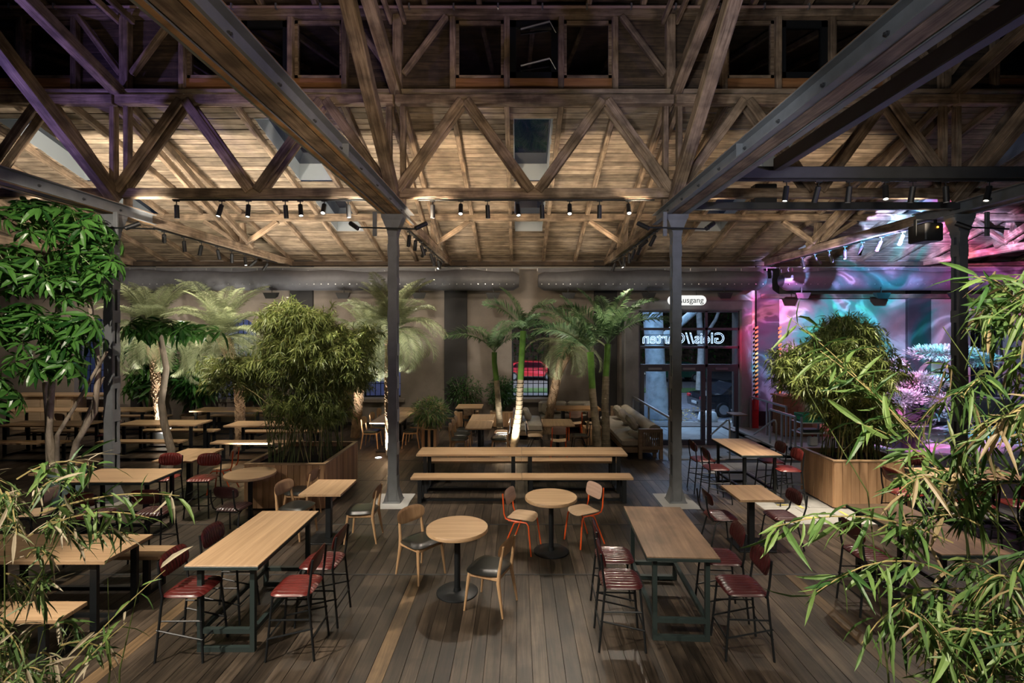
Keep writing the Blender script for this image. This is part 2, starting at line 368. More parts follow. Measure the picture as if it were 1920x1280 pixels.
# stone paving at the entrance
y = 8.05; k = 0
while y < WY:
    x = 4.21 + (k % 2) * .25 - .25
    while x < 20:
        x0, x1 = max(x, 4.21), min(x + .9, 20)
        if x1 - x0 > .1 and not (y + .7 > PTY0 and x0 < PTX1 - .15 and y < PTY1):
            if x < 10: obj('paving_slab', MB().cbox(x0 + .004, x1 - .004, y + .004, y + .746, -.03, R.uniform(-.003, .001), .003), M_stone, fl)
            else: obj('paving_slab', MB().b2(x0 + .004, 20, y + .004, y + .746, -.03, -.002), M_stone, fl); break
        x += .9
    y += .75; k += 1
pit = MB().b2(PTX0 - .1, PTX0, PTY0, PTY1, PTZ, .0).b2(PTX1, PTX1 + .14, PTY0, PTY1, PTZ, .02).b2(PTX0, 5.0, PTY0 - .1, PTY0, PTZ, 0).b2(6.35, PTX1, PTY0 - .1, PTY0, PTZ, 0).b2(PTX0 - .1, PTX1 + .1, PTY0 - .1, WY + .5, PTZ - .1, PTZ)
obj('entrance_pit', pit, M_stone, fl)
for k in range(4): obj('step', MB().cbox(5.0, 6.35, PTY0 - .02 + k * .3, PTY0 + .29 + k * .3, PTZ, -.12 * k - .005, .006), M_stone, fl)
for (x, y, sx, sy) in ((5.15, 8.35, .32, .045), (5.5, 8.42, .05, .2), (4.75, 8.3, .25, .045), (4.6, 8.9, .2, .04), (4.95, 8.75, .05, .22), (4.62, 9.9, .3, .05), (5.0, 10.15, .05, .25)):
    obj('yellow_mark', MB().b2(x, x + sx, y, y + sy, .001, .004), M_yel, fl)
for bx in BX[1:5]: obj('foundation_plate', MB().cbox(bx - .32, bx + .32, 8.72, 9.55, -.02, .004, .003), plain('pale_plate', (.36, .36, .35), .7) if -5 < bx < 5 else M_stone, fl)

# ------------------------------------------------------------------ back wall with arched windows
WIN = [-14.0, -9.25, -4.5, .4, 10.7, 15.5]; WW = .62; ZS, ZA, ZP = .9, 3.22, .34
wb = MB(); edges = [-20.0]
spans = sorted([(x - WW, x + WW) for x in WIN] + [(3.85, 7.2)])
last = -20.0
for a, b in spans:
    wb.b2(last, a, WY, WY + .4, 0, 5.6); last = b
wb.b2(last, 20, WY, WY + .4, 0, 5.6)
for x in WIN:
    wb.b2(x - WW, x + WW, WY, WY + .4, 0, ZS)
    n = 10
    for i in range(n):
        a0, a1 = -1 + 2 * i / n, -1 + 2 * (i + 1) / n
        z0, z1 = ZA + ZP * (1 - a0 * a0), ZA + ZP * (1 - a1 * a1)
        xa, xb = x + a0 * WW, x + a1 * WW
        wb.add([(xa, WY, z0), (xb, WY, z1), (xb, WY, 5.6), (xa, WY, 5.6), (xa, WY + .4, z0), (xb, WY + .4, z1), (xb, WY + .4, 5.6), (xa, WY + .4, 5.6)],
               [(0, 1, 2, 3), (5, 4, 7, 6), (0, 4, 5, 1), (3, 2, 6, 7)])
wb.b2(3.85, 7.2, WY, WY + .4, 3.72, 5.6)
struct('wall_back', wb, M_wall)
struct('wall_left', MB().b2(-20.3, -20, -3, WY + .4, 0, 9), M_wall)
struct('wall_right', MB().b2(20, 20.3, -3, WY + .4, 0, 9), M_wall)
struct('wall_front', MB().b2(-20, 20, -3.3, -3, 0, 11), M_pil)
for i, x in enumerate((-12.3, -7.1, -2.05, 2.85, 8.15, 13.1)):
    t = struct('trim_%d' % (i + 1), MB().cbox(x - .37, x + .37, WY - .14, WY, 0, 5.4, .01), M_pil)
    if 8 < x < 9:
        for sx in (-.38, .38):
            for k in range(22):
                z = .2 + k * .14
                obj('hazard_stripe', MB().add([(x + sx - .05, WY - .15, z), (x + sx + .05, WY - .15, z + .05), (x + sx + .05, WY - .15, z + .12), (x + sx - .05, WY - .15, z + .07),
                    (x + sx - .05, WY - .14, z), (x + sx + .05, WY - .14, z + .05), (x + sx + .05, WY - .14, z + .12), (x + sx - .05, WY - .14, z + .07)],
                    [(0, 1, 2, 3), (0, 4, 5, 1), (2, 6, 7, 3), (0, 3, 7, 4), (1, 5, 6, 2)]), M_hazo, t)
struct('baseboard_back', MB().b2(-20, 3.4, WY - .03, WY, 0, .10).b2(7.5, 20, WY - .03, WY, 0, .10), M_pil)
struct('trim_7', MB().b2(7.9, 20, WY - .16, WY - .02, 4.16, 4.3), M_dark)
for i, x in enumerate(WIN):
    wn = sempty('window_%d' % (i + 1)); wn.location = (x, WY + .22, ZS)
    H = ZA - ZS
    obj('pane', MB().add([(-WW, .03, 0), (WW, .03, 0)] + [(WW * (1 - 2 * k / 10), .03, H + ZP * (1 - (1 - 2 * k / 10) ** 2)) for k in range(11)], [tuple(range(13))]), M_glass, wn)
    fr = MB().b2(-WW, -WW + .05, -.03, .03, 0, H).b2(WW - .05, WW, -.03, .03, 0, H).b2(-WW, WW, -.03, .03, 0, .05)
    fr.tube([(WW * .97 * (1 - 2 * k / 10), 0, H - .02 + ZP * (1 - (1 - 2 * k / 10) ** 2)) for k in range(11)], .03, 6)
    obj('frame', fr, M_blk, wn)
    for k in range(1, 7):
        xx = -WW + 2 * WW * k / 7; obj('bar', MB().b2(xx - .011, xx + .011, -.02, .0, 0, H + ZP * (1 - (xx / WW) ** 2)), M_blk, wn)
    for k in range(1, 6): obj('crossbar', MB().b2(-WW, WW, -.02, .005, H * k / 5.2 - .01, H * k / 5.2 + .01), M_blk, wn)
    obj('sill', MB().cbox(-WW - .15, WW + .15, -.34, 0, -.14, -.02), M_wall, wn)

# ------------------------------------------------------------------ lower roof: boards, rafters, skylights
ce = sempty('ceiling')
bayc = [(BX[i] + BX[i + 1]) / 2 for i in range(5)]
SKX, SKY = .385, ((9.95, 12.0), (12.7, 14.5))
ang = math.atan(-.29); bw = .152
nrow = int((WY - 9.2) / bw); farb = MB(); cntb = 0
MESHB = {}
def board(x0, x1, y, one):
    global cntb
    jit = R.uniform(-.006, .006)
    if one and cntb < 298:
        key = round(x1 - x0, 2)
        if key not in MESHB:
            L = x1 - x0; MESHB[key] = MB().cbox(-L / 2 + .003, L / 2 - .003, -.0695, .0695, 0, .025, .003).mesh('plank', M_board)
        link('plank', MESHB[key], ce, Matrix.Translation(((x0 + x1) / 2, y, zr(y) + jit)) @ Matrix.Rotation(ang, 4, 'X') @ Matrix.Rotation(PI * (R.random() > .5), 4, 'Z')); cntb += 1
    else:
        a, c = math.cos(ang), math.sin(ang); h = .0695
        vs = []
        for dx in (x0 + .003, x1 - .003):
            for dy in (-h, h):
                for dz in (0, .025): vs.append((dx, y + dy * a - dz * c, zr(y) + jit + dy * c + dz * a))
        farb.add(vs, [(0, 1, 3, 2), (4, 6, 7, 5), (0, 4, 5, 1), (2, 3, 7, 6), (0, 2, 6, 4), (1, 5, 7, 3)])
for r in range(nrow):
    y = 9.2 + (r + .5) * bw
    for b in range(5):
        hole = any(a - .06 < y < c + .06 for a, c in SKY)
        one = 1 <= b <= 3
        if hole:
            board(BX[b], bayc[b] - SKX, y, one); board(bayc[b] + SKX, BX[b + 1], y, one)
        else: board(BX[b], BX[b + 1], y, one)
    farb_x = (BX[0], BX[5])
    board(-20, BX[0], y, False); board(BX[5], 20, y, False)
obj('ceiling_boards', farb, M_boardI, ce, kind='stuff')
skn = 7
for b in range(5):
    for (a, c) in SKY:
        s = sempty('window_%d' % skn); skn += 1; m_ = MB(); ym = (a + c) / 2
        s.location = (bayc[b], ym, zr(ym)); dz = -.29 * (c - a) / 2; h = .38; t = .02; D = (c - a) / 2
        for sx in (-1, 1):
            m_.add([(sx * SKX, -D, -dz), (sx * SKX, D, dz), (sx * SKX, D, dz + h), (sx * SKX, -D, -dz + h), (sx * (SKX + t), -D, -dz), (sx * (SKX + t), D, dz), (sx * (SKX + t), D, dz + h), (sx * (SKX + t), -D, -dz + h)],
                   [(0, 1, 2, 3), (5, 4, 7, 6), (0, 4, 5, 1)])
        for sy in (-1, 1):
            z = dz * sy
            m_.b2(-SKX, SKX, sy * D - .01, sy * D + .01, z - .01, z + h)
        obj('lining', m_, M_lin, s)
        obj('pane', MB().add([(-SKX, -D, -dz + h), (SKX, -D, -dz + h), (SKX, D, dz + h), (-SKX, D, dz + h)], [(0, 1, 2, 3)]), M_nglass, s)
for b in range(5):
    for k in range(6):
        x = bayc[b] + (-2.5 + k) * 1.03
        if k == 0 and b > 0: continue
        dzr = .075
        beam('rafter', (x, 9.3, zr(9.3) - dzr), (x, WY - .05, zr(WY - .05) - dzr), .10, .14, M_old, ce)
for x in (-18.8, -17.8, -16.7, -15.7, -14.7, -13.7, 14.2, 15.2, 16.2, 17.3, 18.4):
    beam('rafter', (x, 9.3, zr(9.3) - .075), (x, WY - .05, zr(WY - .05) - .075), .10, .14, M_old, ce)
beam('wall_plate', (-20, WY - .2, 5.28), (20, WY - .2, 5.28), .16, .14, M_dark, ce)
# upper roof over the nave
nb = MB(); y = 9.9
while y > -3:
    z = 9.27 + .27 * (9.9 - y); nb.add([(-20, y, z), (20, y, z), (20, y - .19, z + .0513), (-20, y - .19, z + .0513), (-20, y, z + .03), (20, y, z + .03), (20, y - .19, z + .08), (-20, y - .19, z + .08)],
        [(0, 3, 2, 1), (4, 5, 6, 7), (0, 1, 5, 4), (2, 3, 7, 6)]); y -= .19
obj('nave_boards', nb, M_dark, ce, kind='stuff')
for b in range(5):
    for k in range(5):
        x = bayc[b] + (-2 + k) * 1.03
        beam('rafter', (x, 9.55, 9.24), (x, 5.2, 10.41), .10, .14, M_old, ce)

# ------------------------------------------------------------------ clerestory wall with windows
CY = 9.62
cw = MB(); cwo = sempty('wall_clerestory'); cwo.location = (0, CY, 7.5)
for b in range(5):
    x0, x1 = BX[b], BX[b + 1]; c = bayc[b]
    for k in range(11):
        z0 = k * .155; z1 = z0 + .15
        if k < 3: segs = [(x0, x1)] if k < 2 else [(x0, c - 1.55), (c + 1.55, x1)]
        elif k < 10: segs = [(x0, c - 1.55), (c + 1.55, x1)]
        else: segs = [(x0, x1)]
        for a, d in segs: obj('plank', MB().cbox(a, d, .0 + R.uniform(-.006, .006), .04, z0, z1, .006), M_dark, cwo)
    for k in range(3):
        wx = c + (k - 1) * 1.03
        wn = sempty('window_%d' % skn); skn += 1; wn.location = (wx, CY, 7.93)
        fw = .06 if k != 1 else .12; fm = M_old if k != 1 else M_blk
        for (a, b_, z0, z1) in ((-.46, -.46 + fw, 0, 1.1), (.46 - fw, .46, 0, 1.1), (-.46, .46, 0, fw), (-.46, .46, 1.1 - fw, 1.1)):
            obj('frame', MB().b2(a, b_, -.03, .05, z0, z1), M_old if k != 1 else M_blk, wn)
        obj('pane', MB().b2(-.46, .46, .02, .03, 0, 1.1), M_nglass, wn)
        obj('sill', MB().cbox(-.47, .47, -.05, .04, -.17, -.005), M_sill, wn)
        obj('sill_ledge', MB().cbox(-.47, .47, -.09, .04, -.26, -.21), M_sill, wn)
        if k == 1 and b in (2,):
            for z in (.28, .98):
                obj('window_opener', MB().tube([(-.25, -.06, z - .06), (.3, -.12, z + .05)], .02, 8).tube([(.3, -.12, z + .05), (.42, -.05, z - .12)], .008, 6), M_alu, wn)
    for k in range(4):
        wx = c + (k - 1.5) * 1.03
        beam('clerestory_stud', (wx, CY - .06, 7.45), (wx, CY - .06, 9.1), .11, .13, M_old, cwo)
struct('trim_8', MB().b2(-20, 20, CY + .06, CY + .1, 7.4, 9.4), M_pil)
beam('header_beam', (-18, CY - .08, 9.14), (18, CY - .08, 9.14), .16, .17, M_old, cwo)
pipe = obj('conduit_pipe', MB().tube([(-16, CY - .24, 9.16), (16, CY - .24, 9.16)], .027, 8), M_pipe, None, True)
tag(pipe, 'long pinkish conduit pipe clipped along the header above the high windows', 'pipe')
for k in range(30):
    x = -12 + k * .83; obj('pipe_clip', MB().b2(x - .015, x + .015, -.035 + CY - .24, .035 + CY - .24, 9.12, 9.215), M_alu, pipe)

# ------------------------------------------------------------------ trusses, tie beams, posts
side_words = ['far left', 'left', 'centre left', 'centre right', 'right', 'far right']
post_lab = {1: 'grey built-up steel post at the left, half hidden by big-leaved tree', 2: 'grey steel post beside the long bench table, left of it',
            3: 'grey steel post standing in front of the glazed exit portal', 4: 'plain grey steel post at right in front of the coloured light'}
beam_lab = {0: 'weathered tie beam at the far left end of the hall', 1: 'grey and ochre tie beam over the left post', 2: 'ochre and grey channel tie beam running to the post left of the benches',
            3: 'pale grey bolted steel and timber tie beam over the exit post', 4: 'tie beam over the right post carrying the light projector', 5: 'tie beam beyond the right post, farthest right'}
BOLT = MB().lathe([(.024, 0), (.024, .012), (.013, .012), (.013, .03)], 6).mesh('bolt', M_dsteel)
for i, bx in enumerate(BX):
    t = thing('tie_beam', beam_lab[i], 'beam', (bx, 9.15, 5.21))
    beam('timber', (bx, -2.9, 5.30), (bx, 10.0, 5.30), .20, .17, M_old, t)
    beam('timber', (bx, 10.0, 5.31), (bx, 16.45, 5.31), .20, .20, M_old, t)
    for sx in (-1, 1):
        ch = MB(); x = sx * .115
        ch.b2(x - .006, x + .006, -12, .85, 0, .2)
        ch.b2(x, x + sx * .09, -12, .85, 0, .014).b2(x, x + sx * .09, -12, .85, .186, .2)
        for yy in (-3.0,): ch.b2(x, x + sx * .085, yy - .006, yy + .006, .014, .186)
        obj('steel_channel', ch, M_steel, t)
        if (sx > 0) == (bx < 0) and 0 < i < 5:
            for k in range(9): link('bolt', BOLT, t, Matrix.Translation((x + sx * .006, -6.2 + k * .78, .1)) @ Matrix.Rotation(sx * PI / 2, 4, 'Y'))
            obj('ochre_paint_strip', MB().b2(x + sx * .004, x + sx * .092, -12, .85, .2, .204), M_rust, t)
        if bx < 0: obj('ochre_paint_strip', MB().b2(x + sx * .0, x + sx * .055, -12, .85, -.003, -.0005), M_rust, t)
    if i in (0, 5): continue
    p = thing('steel_post', post_lab[i], 'post', (bx, 9.15, 0))
    for sy in (-1, 1):
        c = MB().b2(-.075, .075, sy * .085 - .007, sy * .085 + .007, .02, 4.85)
        for sx in (-1, 1): c.b2(sx * .075 - .005, sx * .075 + .005, sy * .085, sy * .03, .02, 4.85)
        obj('channel', c, M_steel, p)
    for k in range(8):
        for sx in (-1, 1): obj('batten', MB().b2(sx * .079, sx * .088, -.09, .09, .25 + k * .6, .47 + k * .6), M_steel, p)
    g = MB().b2(-.16, .16, -.16, .16, .0, .02)
    for sx in (-1, 1): g.add([(sx * .08, -.1, .02), (sx * .15, -.14, .02), (sx * .15, .14, .02), (sx * .08, .1, .02), (sx * .08, -.09, .26), (sx * .085, -.09, .26), (sx * .085, .09, .26), (sx * .08, .09, .26)], [(0, 1, 5, 4), (1, 2, 6, 5), (2, 3, 7, 6), (4, 5, 6, 7)])
    obj('base_plate', g, M_steel, p)
    cp = MB()
    prof = [(.075, 4.8), (.09, 4.9), (.17, 5.1), (.20, 5.15), (.20, 5.205)]
    for (a, z0), (b, z1) in zip(prof, prof[1:]):
        cp.add([(-a, -.1, z0), (a, -.1, z0), (a, .1, z0), (-a, .1, z0), (-b, -.12, z1), (b, -.12, z1), (b, .12, z1), (-b, .12, z1)], [(0, 1, 5, 4), (1, 2, 6, 5), (2, 3, 7, 6), (3, 0, 4, 7)])
    obj('capital', cp, M_steel, p)
    # drop plate with bracket arm beside the post
    sx = -1 if bx < 4 and bx > -5 else 1
    d = thing('bracket_bar', 'grey drop bar with arm beside %s' % {1: 'the left post top', 2: 'the top of the post left of the benches', 3: 'the top of the exit post', 4: 'the top of the right post'}[i], 'bracket', (bx + sx * .27, 8.9, 4.78))
    obj('drop_plate', MB().cbox(-.035, .035, -.02, .02, 0, .43, .004), M_steel, d)
    obj('arm', MB().tube([(-.3, -.03, .15), (.78 if i < 4 else .36, -.03, .12)], .014, 6), M_blk, d)

# twin struts, verticals and strut pairs of each transverse truss
tr_lab = {0: 'timber roof truss at the far left end', 1: 'timber roof truss over the left post, tinted violet', 2: 'timber roof truss over the post left of the benches', 3: 'timber roof truss over the exit post', 4: 'timber roof truss over the right post', 5: 'timber roof truss beyond the right post'}
for i, bx in enumerate(BX):
    t = thing('roof_truss', tr_lab[i], 'truss', (bx, 9.3, 5.42))
    beam('strut', (bx, 9.25, 5.52), (bx, 3.9, 9.72), .20, .21, M_old, t)
    beam('upper_strut', (bx + .03, 9.3, 7.50), (bx + .03, 4.2, 9.15), .19, .20, M_old, t)
    for s in (-.13, .13):
        beam('king_post', (bx + s, 9.36, 5.42), (bx + s, 9.36, 7.3), .10, .13, M_old, t)
        beam('rafter_strut', (bx + s, 13.75, 5.42), (bx + s, 9.45, 7.32), .09, .17, M_old, t)
        beam('clerestory_tie', (bx + s, 9.5, 8.95), (bx + s, 6.0, 9.35), .07, .13, M_old, t)
    beam('clerestory_post', (bx, CY - .14, 7.46), (bx, CY - .14, 9.06), .17, .15, M_old, t)
    beam('purlin_post', (bx, 13.55, 5.42), (bx, 13.45, 6.0), .15, .14, M_old, t)
    for s in (-1, 1):
        beam('knee_brace', (bx + s * .08, 13.5, 5.46), (bx + s * .98, 13.42, 6.03), .12, .12, M_old, t)
        beam('clerestory_brace', (bx + s * .1, CY - .13, 7.95), (bx + s * .92, CY - .13, 9.05), .11, .10, M_old, t)
beam_p = tag(beam('purlin', (-18, 13.42, 6.13), (18, 13.42, 6.13), .16, .18, M_old), 'long timber purlin crossing behind the lattice girders', 'beam')
gl = ['girder bay at the far left end', 'girder bay between the far left and left tie beam, above the big-leaved tree', 'girder bay above the left planter', 'girder bay above the long benches', 'girder bay above the bar tables at right']
gl = ['timber lattice girder above the rear left tables, left of the left post', 'timber lattice girder above the left bamboo planter', 'timber lattice girder above the long bench table', 'timber lattice girder between the exit post and right post', 'timber lattice girder beyond the right post']
for b in range(5):
    x0, x1 = BX[b], BX[b + 1]; L = x1 - x0
    t = thing('lattice_girder', gl[b], 'girder', (bayc[b], 9.25, 5.5))
    beam('bottom_chord', (x0 + .1, 9.25, 5.63), (x1 - .1, 9.25, 5.63), .16, .17, M_old, t)
    beam('top_chord', (x0 + .02, 9.25, 7.35), (x1 - .02, 9.25, 7.35), .16, .17, M_old, t)
    for k in range(4):
        xa, xb = x0 + L * k / 4, x0 + L * (k + 1) / 4
        za, zb = (5.66, 7.32) if k % 2 == 0 else (7.32, 5.66)
        xa += .07 * (1 if k == 0 else (.9 if k % 2 == 0 else .5)); xb -= .07 * (1 if k == 3 else (.5 if k % 2 == 0 else .9))
        for s in (-.105, .105): beam('diagonal', (xa, 9.25 + s, za), (xb, 9.25 + s, zb), .05, .17, M_old, t)
# steel beams over the right bay
rb = tag(beam('steel_beam', (2.95, 7.7, 5.52), (13.3, 7.7, 5.52), .12, .18, M_dsteel), 'dark steel crossbeam on the right carrying spotlights, the upper of two', 'beam')
rb2 = tag(beam('steel_beam', (3.0, 9.05, 5.35), (7.95, 9.05, 5.35), .11, .13, M_dsteel), 'lower dark steel crossbeam between exit post and right post', 'beam')
rb3 = tag(beam('steel_beam', (3.93, 7.6, 5.62), (3.93, -2.5, 5.62), .14, .19, M_dsteel), 'slanting dark steel beam with violet sheen, right of the pale channel beam', 'beam')

# ------------------------------------------------------------------ ducts, rail, speakers
rail = obj('curtain_rail', MB().tube([(-19.9, 15.75, 5.08), (19.9, 15.75, 5.08)], .022, 8), M_alu, None, True)
tag(rail, 'thin pale rail running above the fabric ducts along the back wall', 'rail')
for k in range(44): link('hook', bpy.data.meshes.get('hook') or MB().b2(-.012, .012, -.012, .012, -.09, 0).mesh('hook', M_alu), rail, Matrix.Translation((-17 + k * .8, 15.75, 5.07)))
def duct(x0, x1, lab):
    t = thing('fabric_duct', lab, 'duct', ((x0 + x1) / 2, 15.75, 4.7)); n = int((x1 - x0) / .18); L = x1 - x0; mb = MB(); nn = 22
    for i in range(n + 1):
        x = -L / 2 + L * i / n; wv = math.sin(i * .55) * .5 + math.sin(i * .23 + 1) * .5
        r = .335 if 0 < i < n else .22
        for j in range(nn):
            a = 2 * PI * j / nn; top = max(0, math.sin(a)); rr = r - top * top * (.05 + .05 * wv)
            mb.v.append((x, rr * math.cos(a), rr * math.sin(a)))
    for i in range(n):
        for j in range(nn): mb.f.append((i * nn + j, i * nn + (j + 1) % nn, (i + 1) * nn + (j + 1) % nn, (i + 1) * nn + j))
    mb.f.append(tuple(range(nn - 1, -1, -1))); mb.f.append(tuple(n * nn + j for j in range(nn)))
    obj('duct_tube', mb, M_duct, t, True)
    sk = MB(); k0 = 0
    for i in range(n + 1):
        x = -L / 2 + L * i / n; yv = .02 * math.sin(i * 1.3)
        sk.v += [(x, yv - .01, .36), (x, .0, .22), (x, yv + .01, .36)]
    for i in range(n): sk.f += [(i * 3, i * 3 + 3, i * 3 + 4, i * 3 + 1), (i * 3 + 1, i * 3 + 4, i * 3 + 5, i * 3 + 2)]
    obj('hanging_skirt', sk, M_duct, t, True)
    dots = MB()
    for i in range(int(L / .22)):
        x = -L / 2 + .1 + i * .22; dots.box(x, -.30, -.16, .025, .012, .025)
    obj('eyelets', dots, M_alu, t, kind='stuff')
duct(-19.6, .02, 'long grey fabric duct at left, ending over the centre palms')
duct(.62, 7.7, 'shorter grey fabric duct ending above the exit portal')
duct(8.25, 19.6, 'grey fabric duct in coloured light at the right')
SPK = Prefab('hanging_speaker', 'speaker')
SPK.part('cabinet', MB().add([(-.22, -.13, 0), (.22, -.13, 0), (.17, .12, .02), (-.17, .12, .02), (-.15, -.1, -.18), (.15, -.1, -.18), (.14, .1, -.1), (-.14, .1, -.1)],
    [(0, 1, 2, 3), (4, 7, 6, 5), (0, 4, 5, 1), (1, 5, 6, 2), (2, 6, 7, 3), (3, 7, 4, 0)]), M_rubber, smooth=False)
SPK.part('hanger', MB().tube([(0, 0, 0), (0, 0, .19)], .012, 6), M_blk)
spk_l = ['above the left bamboo', 'above the palms right of left bamboo', 'just right of the post left of the benches', 'left of the central barred window', 'above the central palms', 'over the left of the exit portal', 'over the right of the exit portal', 'first right of the exit portal in coloured light', 'second right of the exit portal in coloured light', 'beside the right post in coloured light']
for px_, l in zip((510, 645, 787, 925, 1065, 1215, 1358, 1503, 1652, 1792), spk_l):
    SPK.place((px_ - 972) * 15.5 / 940, 15.5, R.uniform(-8, 8), 'black hanging wedge speaker ' + l, 'black speakers under the ducts', z=4.27)

# ------------------------------------------------------------------ exit portal, doors, sign, neon
PX0, PX1, PY = 3.40, 7.52, 16.2
pw = struct('wall_portal', MB().cbox(PX0, PX0 + .50, PY - .1, WY + .1, PTZ, 4.08, .04).cbox(PX1 - .38, PX1, PY - .1, WY + .1, PTZ, 4.08, .04).cbox(PX0 + .02, PX1 - .02, PY - .11, WY + .1, 3.75, 4.09, .05), M_conc)
gx0, gx1 = PX0 + .50, PX1 - .38
cols = [gx0, 5.03, 6.08, gx1]
gz = [1.98, 2.57, 3.16, 3.75]; DZ = PTZ
wn = sempty('window_90'); wn.location = (0, PY + .05, 0)
for x in cols: obj('mullion', MB().b2(x - .04, x + .04, -.05, .05, 1.9, 3.75), M_frame, wn)
for z in gz: obj('transom', MB().b2(gx0, gx1, -.05, .05, z - .04, z + .04), M_frame, wn)
for a in range(3):
    for b in range(3):
        obj('pane', MB().b2(cols[a] + .04, cols[a + 1] - .04, -.006, .006, gz[b] + .04, gz[b + 1] - .04), M_glass, wn)
for i in range(3):
    d = sempty('door_%d' % (i + 1)); xa, xb = cols[i] + .03, cols[i + 1] - .03; d.location = ((xa + xb) / 2, PY + .05, DZ); h = (xb - xa) / 2; H = 1.94 - DZ
    for (a, b, z0, z1) in ((-h, -h + .14, 0, H), (h - .14, h, 0, H), (-h + .14, h - .14, 0, .16), (-h + .14, h - .14, H - .15, H)):
        obj('door_rail', MB().b2(a, b, -.04, .04, z0, z1), M_frame, d)
    obj('pane', MB().b2(-h + .14, h - .14, -.006, .006, .16, H - .15), M_glass, d)
    s_ = 1 if i < 2 else -1
    obj('handle', MB().tube([(s_ * (h - .07), -.04, .98), (s_ * (h - .07), -.1, 1.0), (s_ * (h - .07), -.1, 1.12), (s_ * (h - .2), -.1, 1.12)], .014, 8), M_alu, d, True)
    obj('closer', MB().b2(-h * .5, h * .3, -.09, -.04, H - .1, H - .03), M_alu, d)
# exit sign
def text_mesh(s, size, m, extrude=.003, bevel=0, fill='BOTH', align='CENTER'):
    cu = bpy.data.curves.new('lettering', 'FONT'); cu.body = s; cu.size = size; cu.extrude = extrude; cu.align_x = align; cu.align_y = 'CENTER'
    cu.fill_mode = fill if fill == 'NONE' else 'BOTH'; cu.bevel_depth = bevel; cu.bevel_resolution = 1; cu.resolution_u = 4
    o = bpy.data.objects.new('lettering', cu); COL.objects.link(o); dg = bpy.context.evaluated_depsgraph_get()
    me = bpy.data.meshes.new_from_object(o.evaluated_get(dg)); bpy.data.objects.remove(o); me.materials.clear(); me.materials.append(m); return me
sg = thing('exit_sign', 'white rounded backlit sign reading Ausgang above the glazed doors', 'sign', (5.31, 15.8, 4.06))
pts = []
for cx, a0 in ((.45, -90), (-.45, 90)):
    for k in range(9): a = rad(a0 + k * 22.5); pts.append((cx + .155 * math.cos(a), .155 * math.sin(a)))
mb = MB(); n = len(pts); mb.v = [(x, -.03, z) for x, z in pts] + [(x, .03, z) for x, z in pts]
mb.f = [tuple(range(n)), tuple(range(2 * n - 1, n - 1, -1))] + [(i, i + n, (i + 1) % n + n, (i + 1) % n) for i in range(n)]
obj('light_panel', mb, M_sign, sg)
link('lettering', text_mesh('Ausgang', .25, M_signtx), sg, Matrix.Translation((.10, -.034, 0)) @ Matrix.Rotation(PI / 2, 4, 'X'))
obj('hanger', MB().tube([(-.3, 0, .15), (-.3, 0, .40)], .008, 6).tube([(.3, 0, .15), (.3, 0, .40)], .008, 6), M_blk, sg)
ns = thing('neon_sign', 'blue-white neon lettering seen in reverse through the portal glass', 'sign', (5.45, PY + .36, 2.84))
link('lettering', text_mesh('Gleis//Garten', .50, M_neon, 0, .008, 'NONE'), ns, Matrix.Rotation(PI, 4, 'Z') @ Matrix.Rotation(PI / 2, 4, 'X'))
obj('sign_rail', MB().b2(-1.35, 1.35, -.02, .0, -.2, -.18).b2(-1.35, 1.35, -.02, 0, .12, .135), M_dsteel, ns)

#FURNITURE
# ------------------------------------------------------------------ stools and chairs (all face +X in their own frame)
def stool_prefab(name, cat, leather, sh, kind):
    P = Prefab(name, cat)
    P.part('seat', MB().pad(.40, .41, .032, 8, 5, lambda x, y, z: (x, y, sh - .03 + z), 10, 40), leather)
    bz = sh + (.235 if kind == 'bar' else .245)
    P.part('backrest', MB().pad(.21 if kind == 'bar' else .19, .40, .024, 9, 3.2, lambda a, b, c: (-.205 + c - a * .22 + b * b * .55, b, bz + a), 8, 45), leather)
    fw, ft = (.195, .165)
    for sx in (-1, 1):
        for sy in (-1, 1):
            if sx > 0: pts = [(.215, sy * .20, 0), (.165, sy * .165, sh - .05)]
            else: pts = [(-.235, sy * .20, 0), (-.175, sy * .185, sh - .03), (-.19, sy * .19, sh + .06), (-.215, sy * .185, sh + .30)]
            if kind != 'bar':
                if sx > 0: pts = [(.20, sy * .21, 0), (.15, sy * .18, sh - .09), (.10, sy * .175, sh - .055)]
                else: pts = [(-.22, sy * .20, 0), (-.13, sy * .17, sh - .09), (-.06, sy * .165, sh - .055)]
            P.part('leg', MB().tube(pts, .0115, 8), M_blk)
    if kind == 'bar':
        for (p, q) in (((.205, -.193, .21), (.205, .193, .21)), ((-.222, -.195, .21), (-.222, .195, .21)), ((.205, .193, .21), (-.222, .195, .30)), ((.205, -.193, .21), (-.222, -.195, .30)), ((.19, .18, .38), (-.2, .185, .38)), ((.19, -.18, .38), (-.2, -.185, .38))):
            P.part('footrest', MB().tube([p, q], .0085, 6), M_blk)
    else:
        for sy in (-1, 1):
            P.part('back_support', MB().tube([(.17, sy * .17, sh - .045), (-.14, sy * .17, sh - .045), (-.22, sy * .175, sh + .02), (-.255, sy * .18, sh + .13), (-.275, sy * .178, sh + .31)], .0115, 8), M_blk)
    P.part('seat_frame', MB().tube([(.165, -.165, sh - .05), (.165, .165, sh - .05)], .011, 6).tube([(-.17, -.175, sh - .05), (-.17, .175, sh - .05)], .011, 6), M_blk)
    return P
ST_M = stool_prefab('bar_stool', 'bar stool', M_maroon, .64, 'bar')
ST_R = stool_prefab('bar_stool', 'bar stool', M_red, .64, 'bar')
ST_B = stool_prefab('bar_stool', 'bar stool', M_bright, .64, 'bar')
CH_M = stool_prefab('ribbed_chair', 'chair', M_maroon, .46, 'chair')
CH_D = stool_prefab('ribbed_chair', 'chair', plain('brown_black_leather', (.035, .011, .012), .35, var=.2, coat=.3), .46, 'chair')
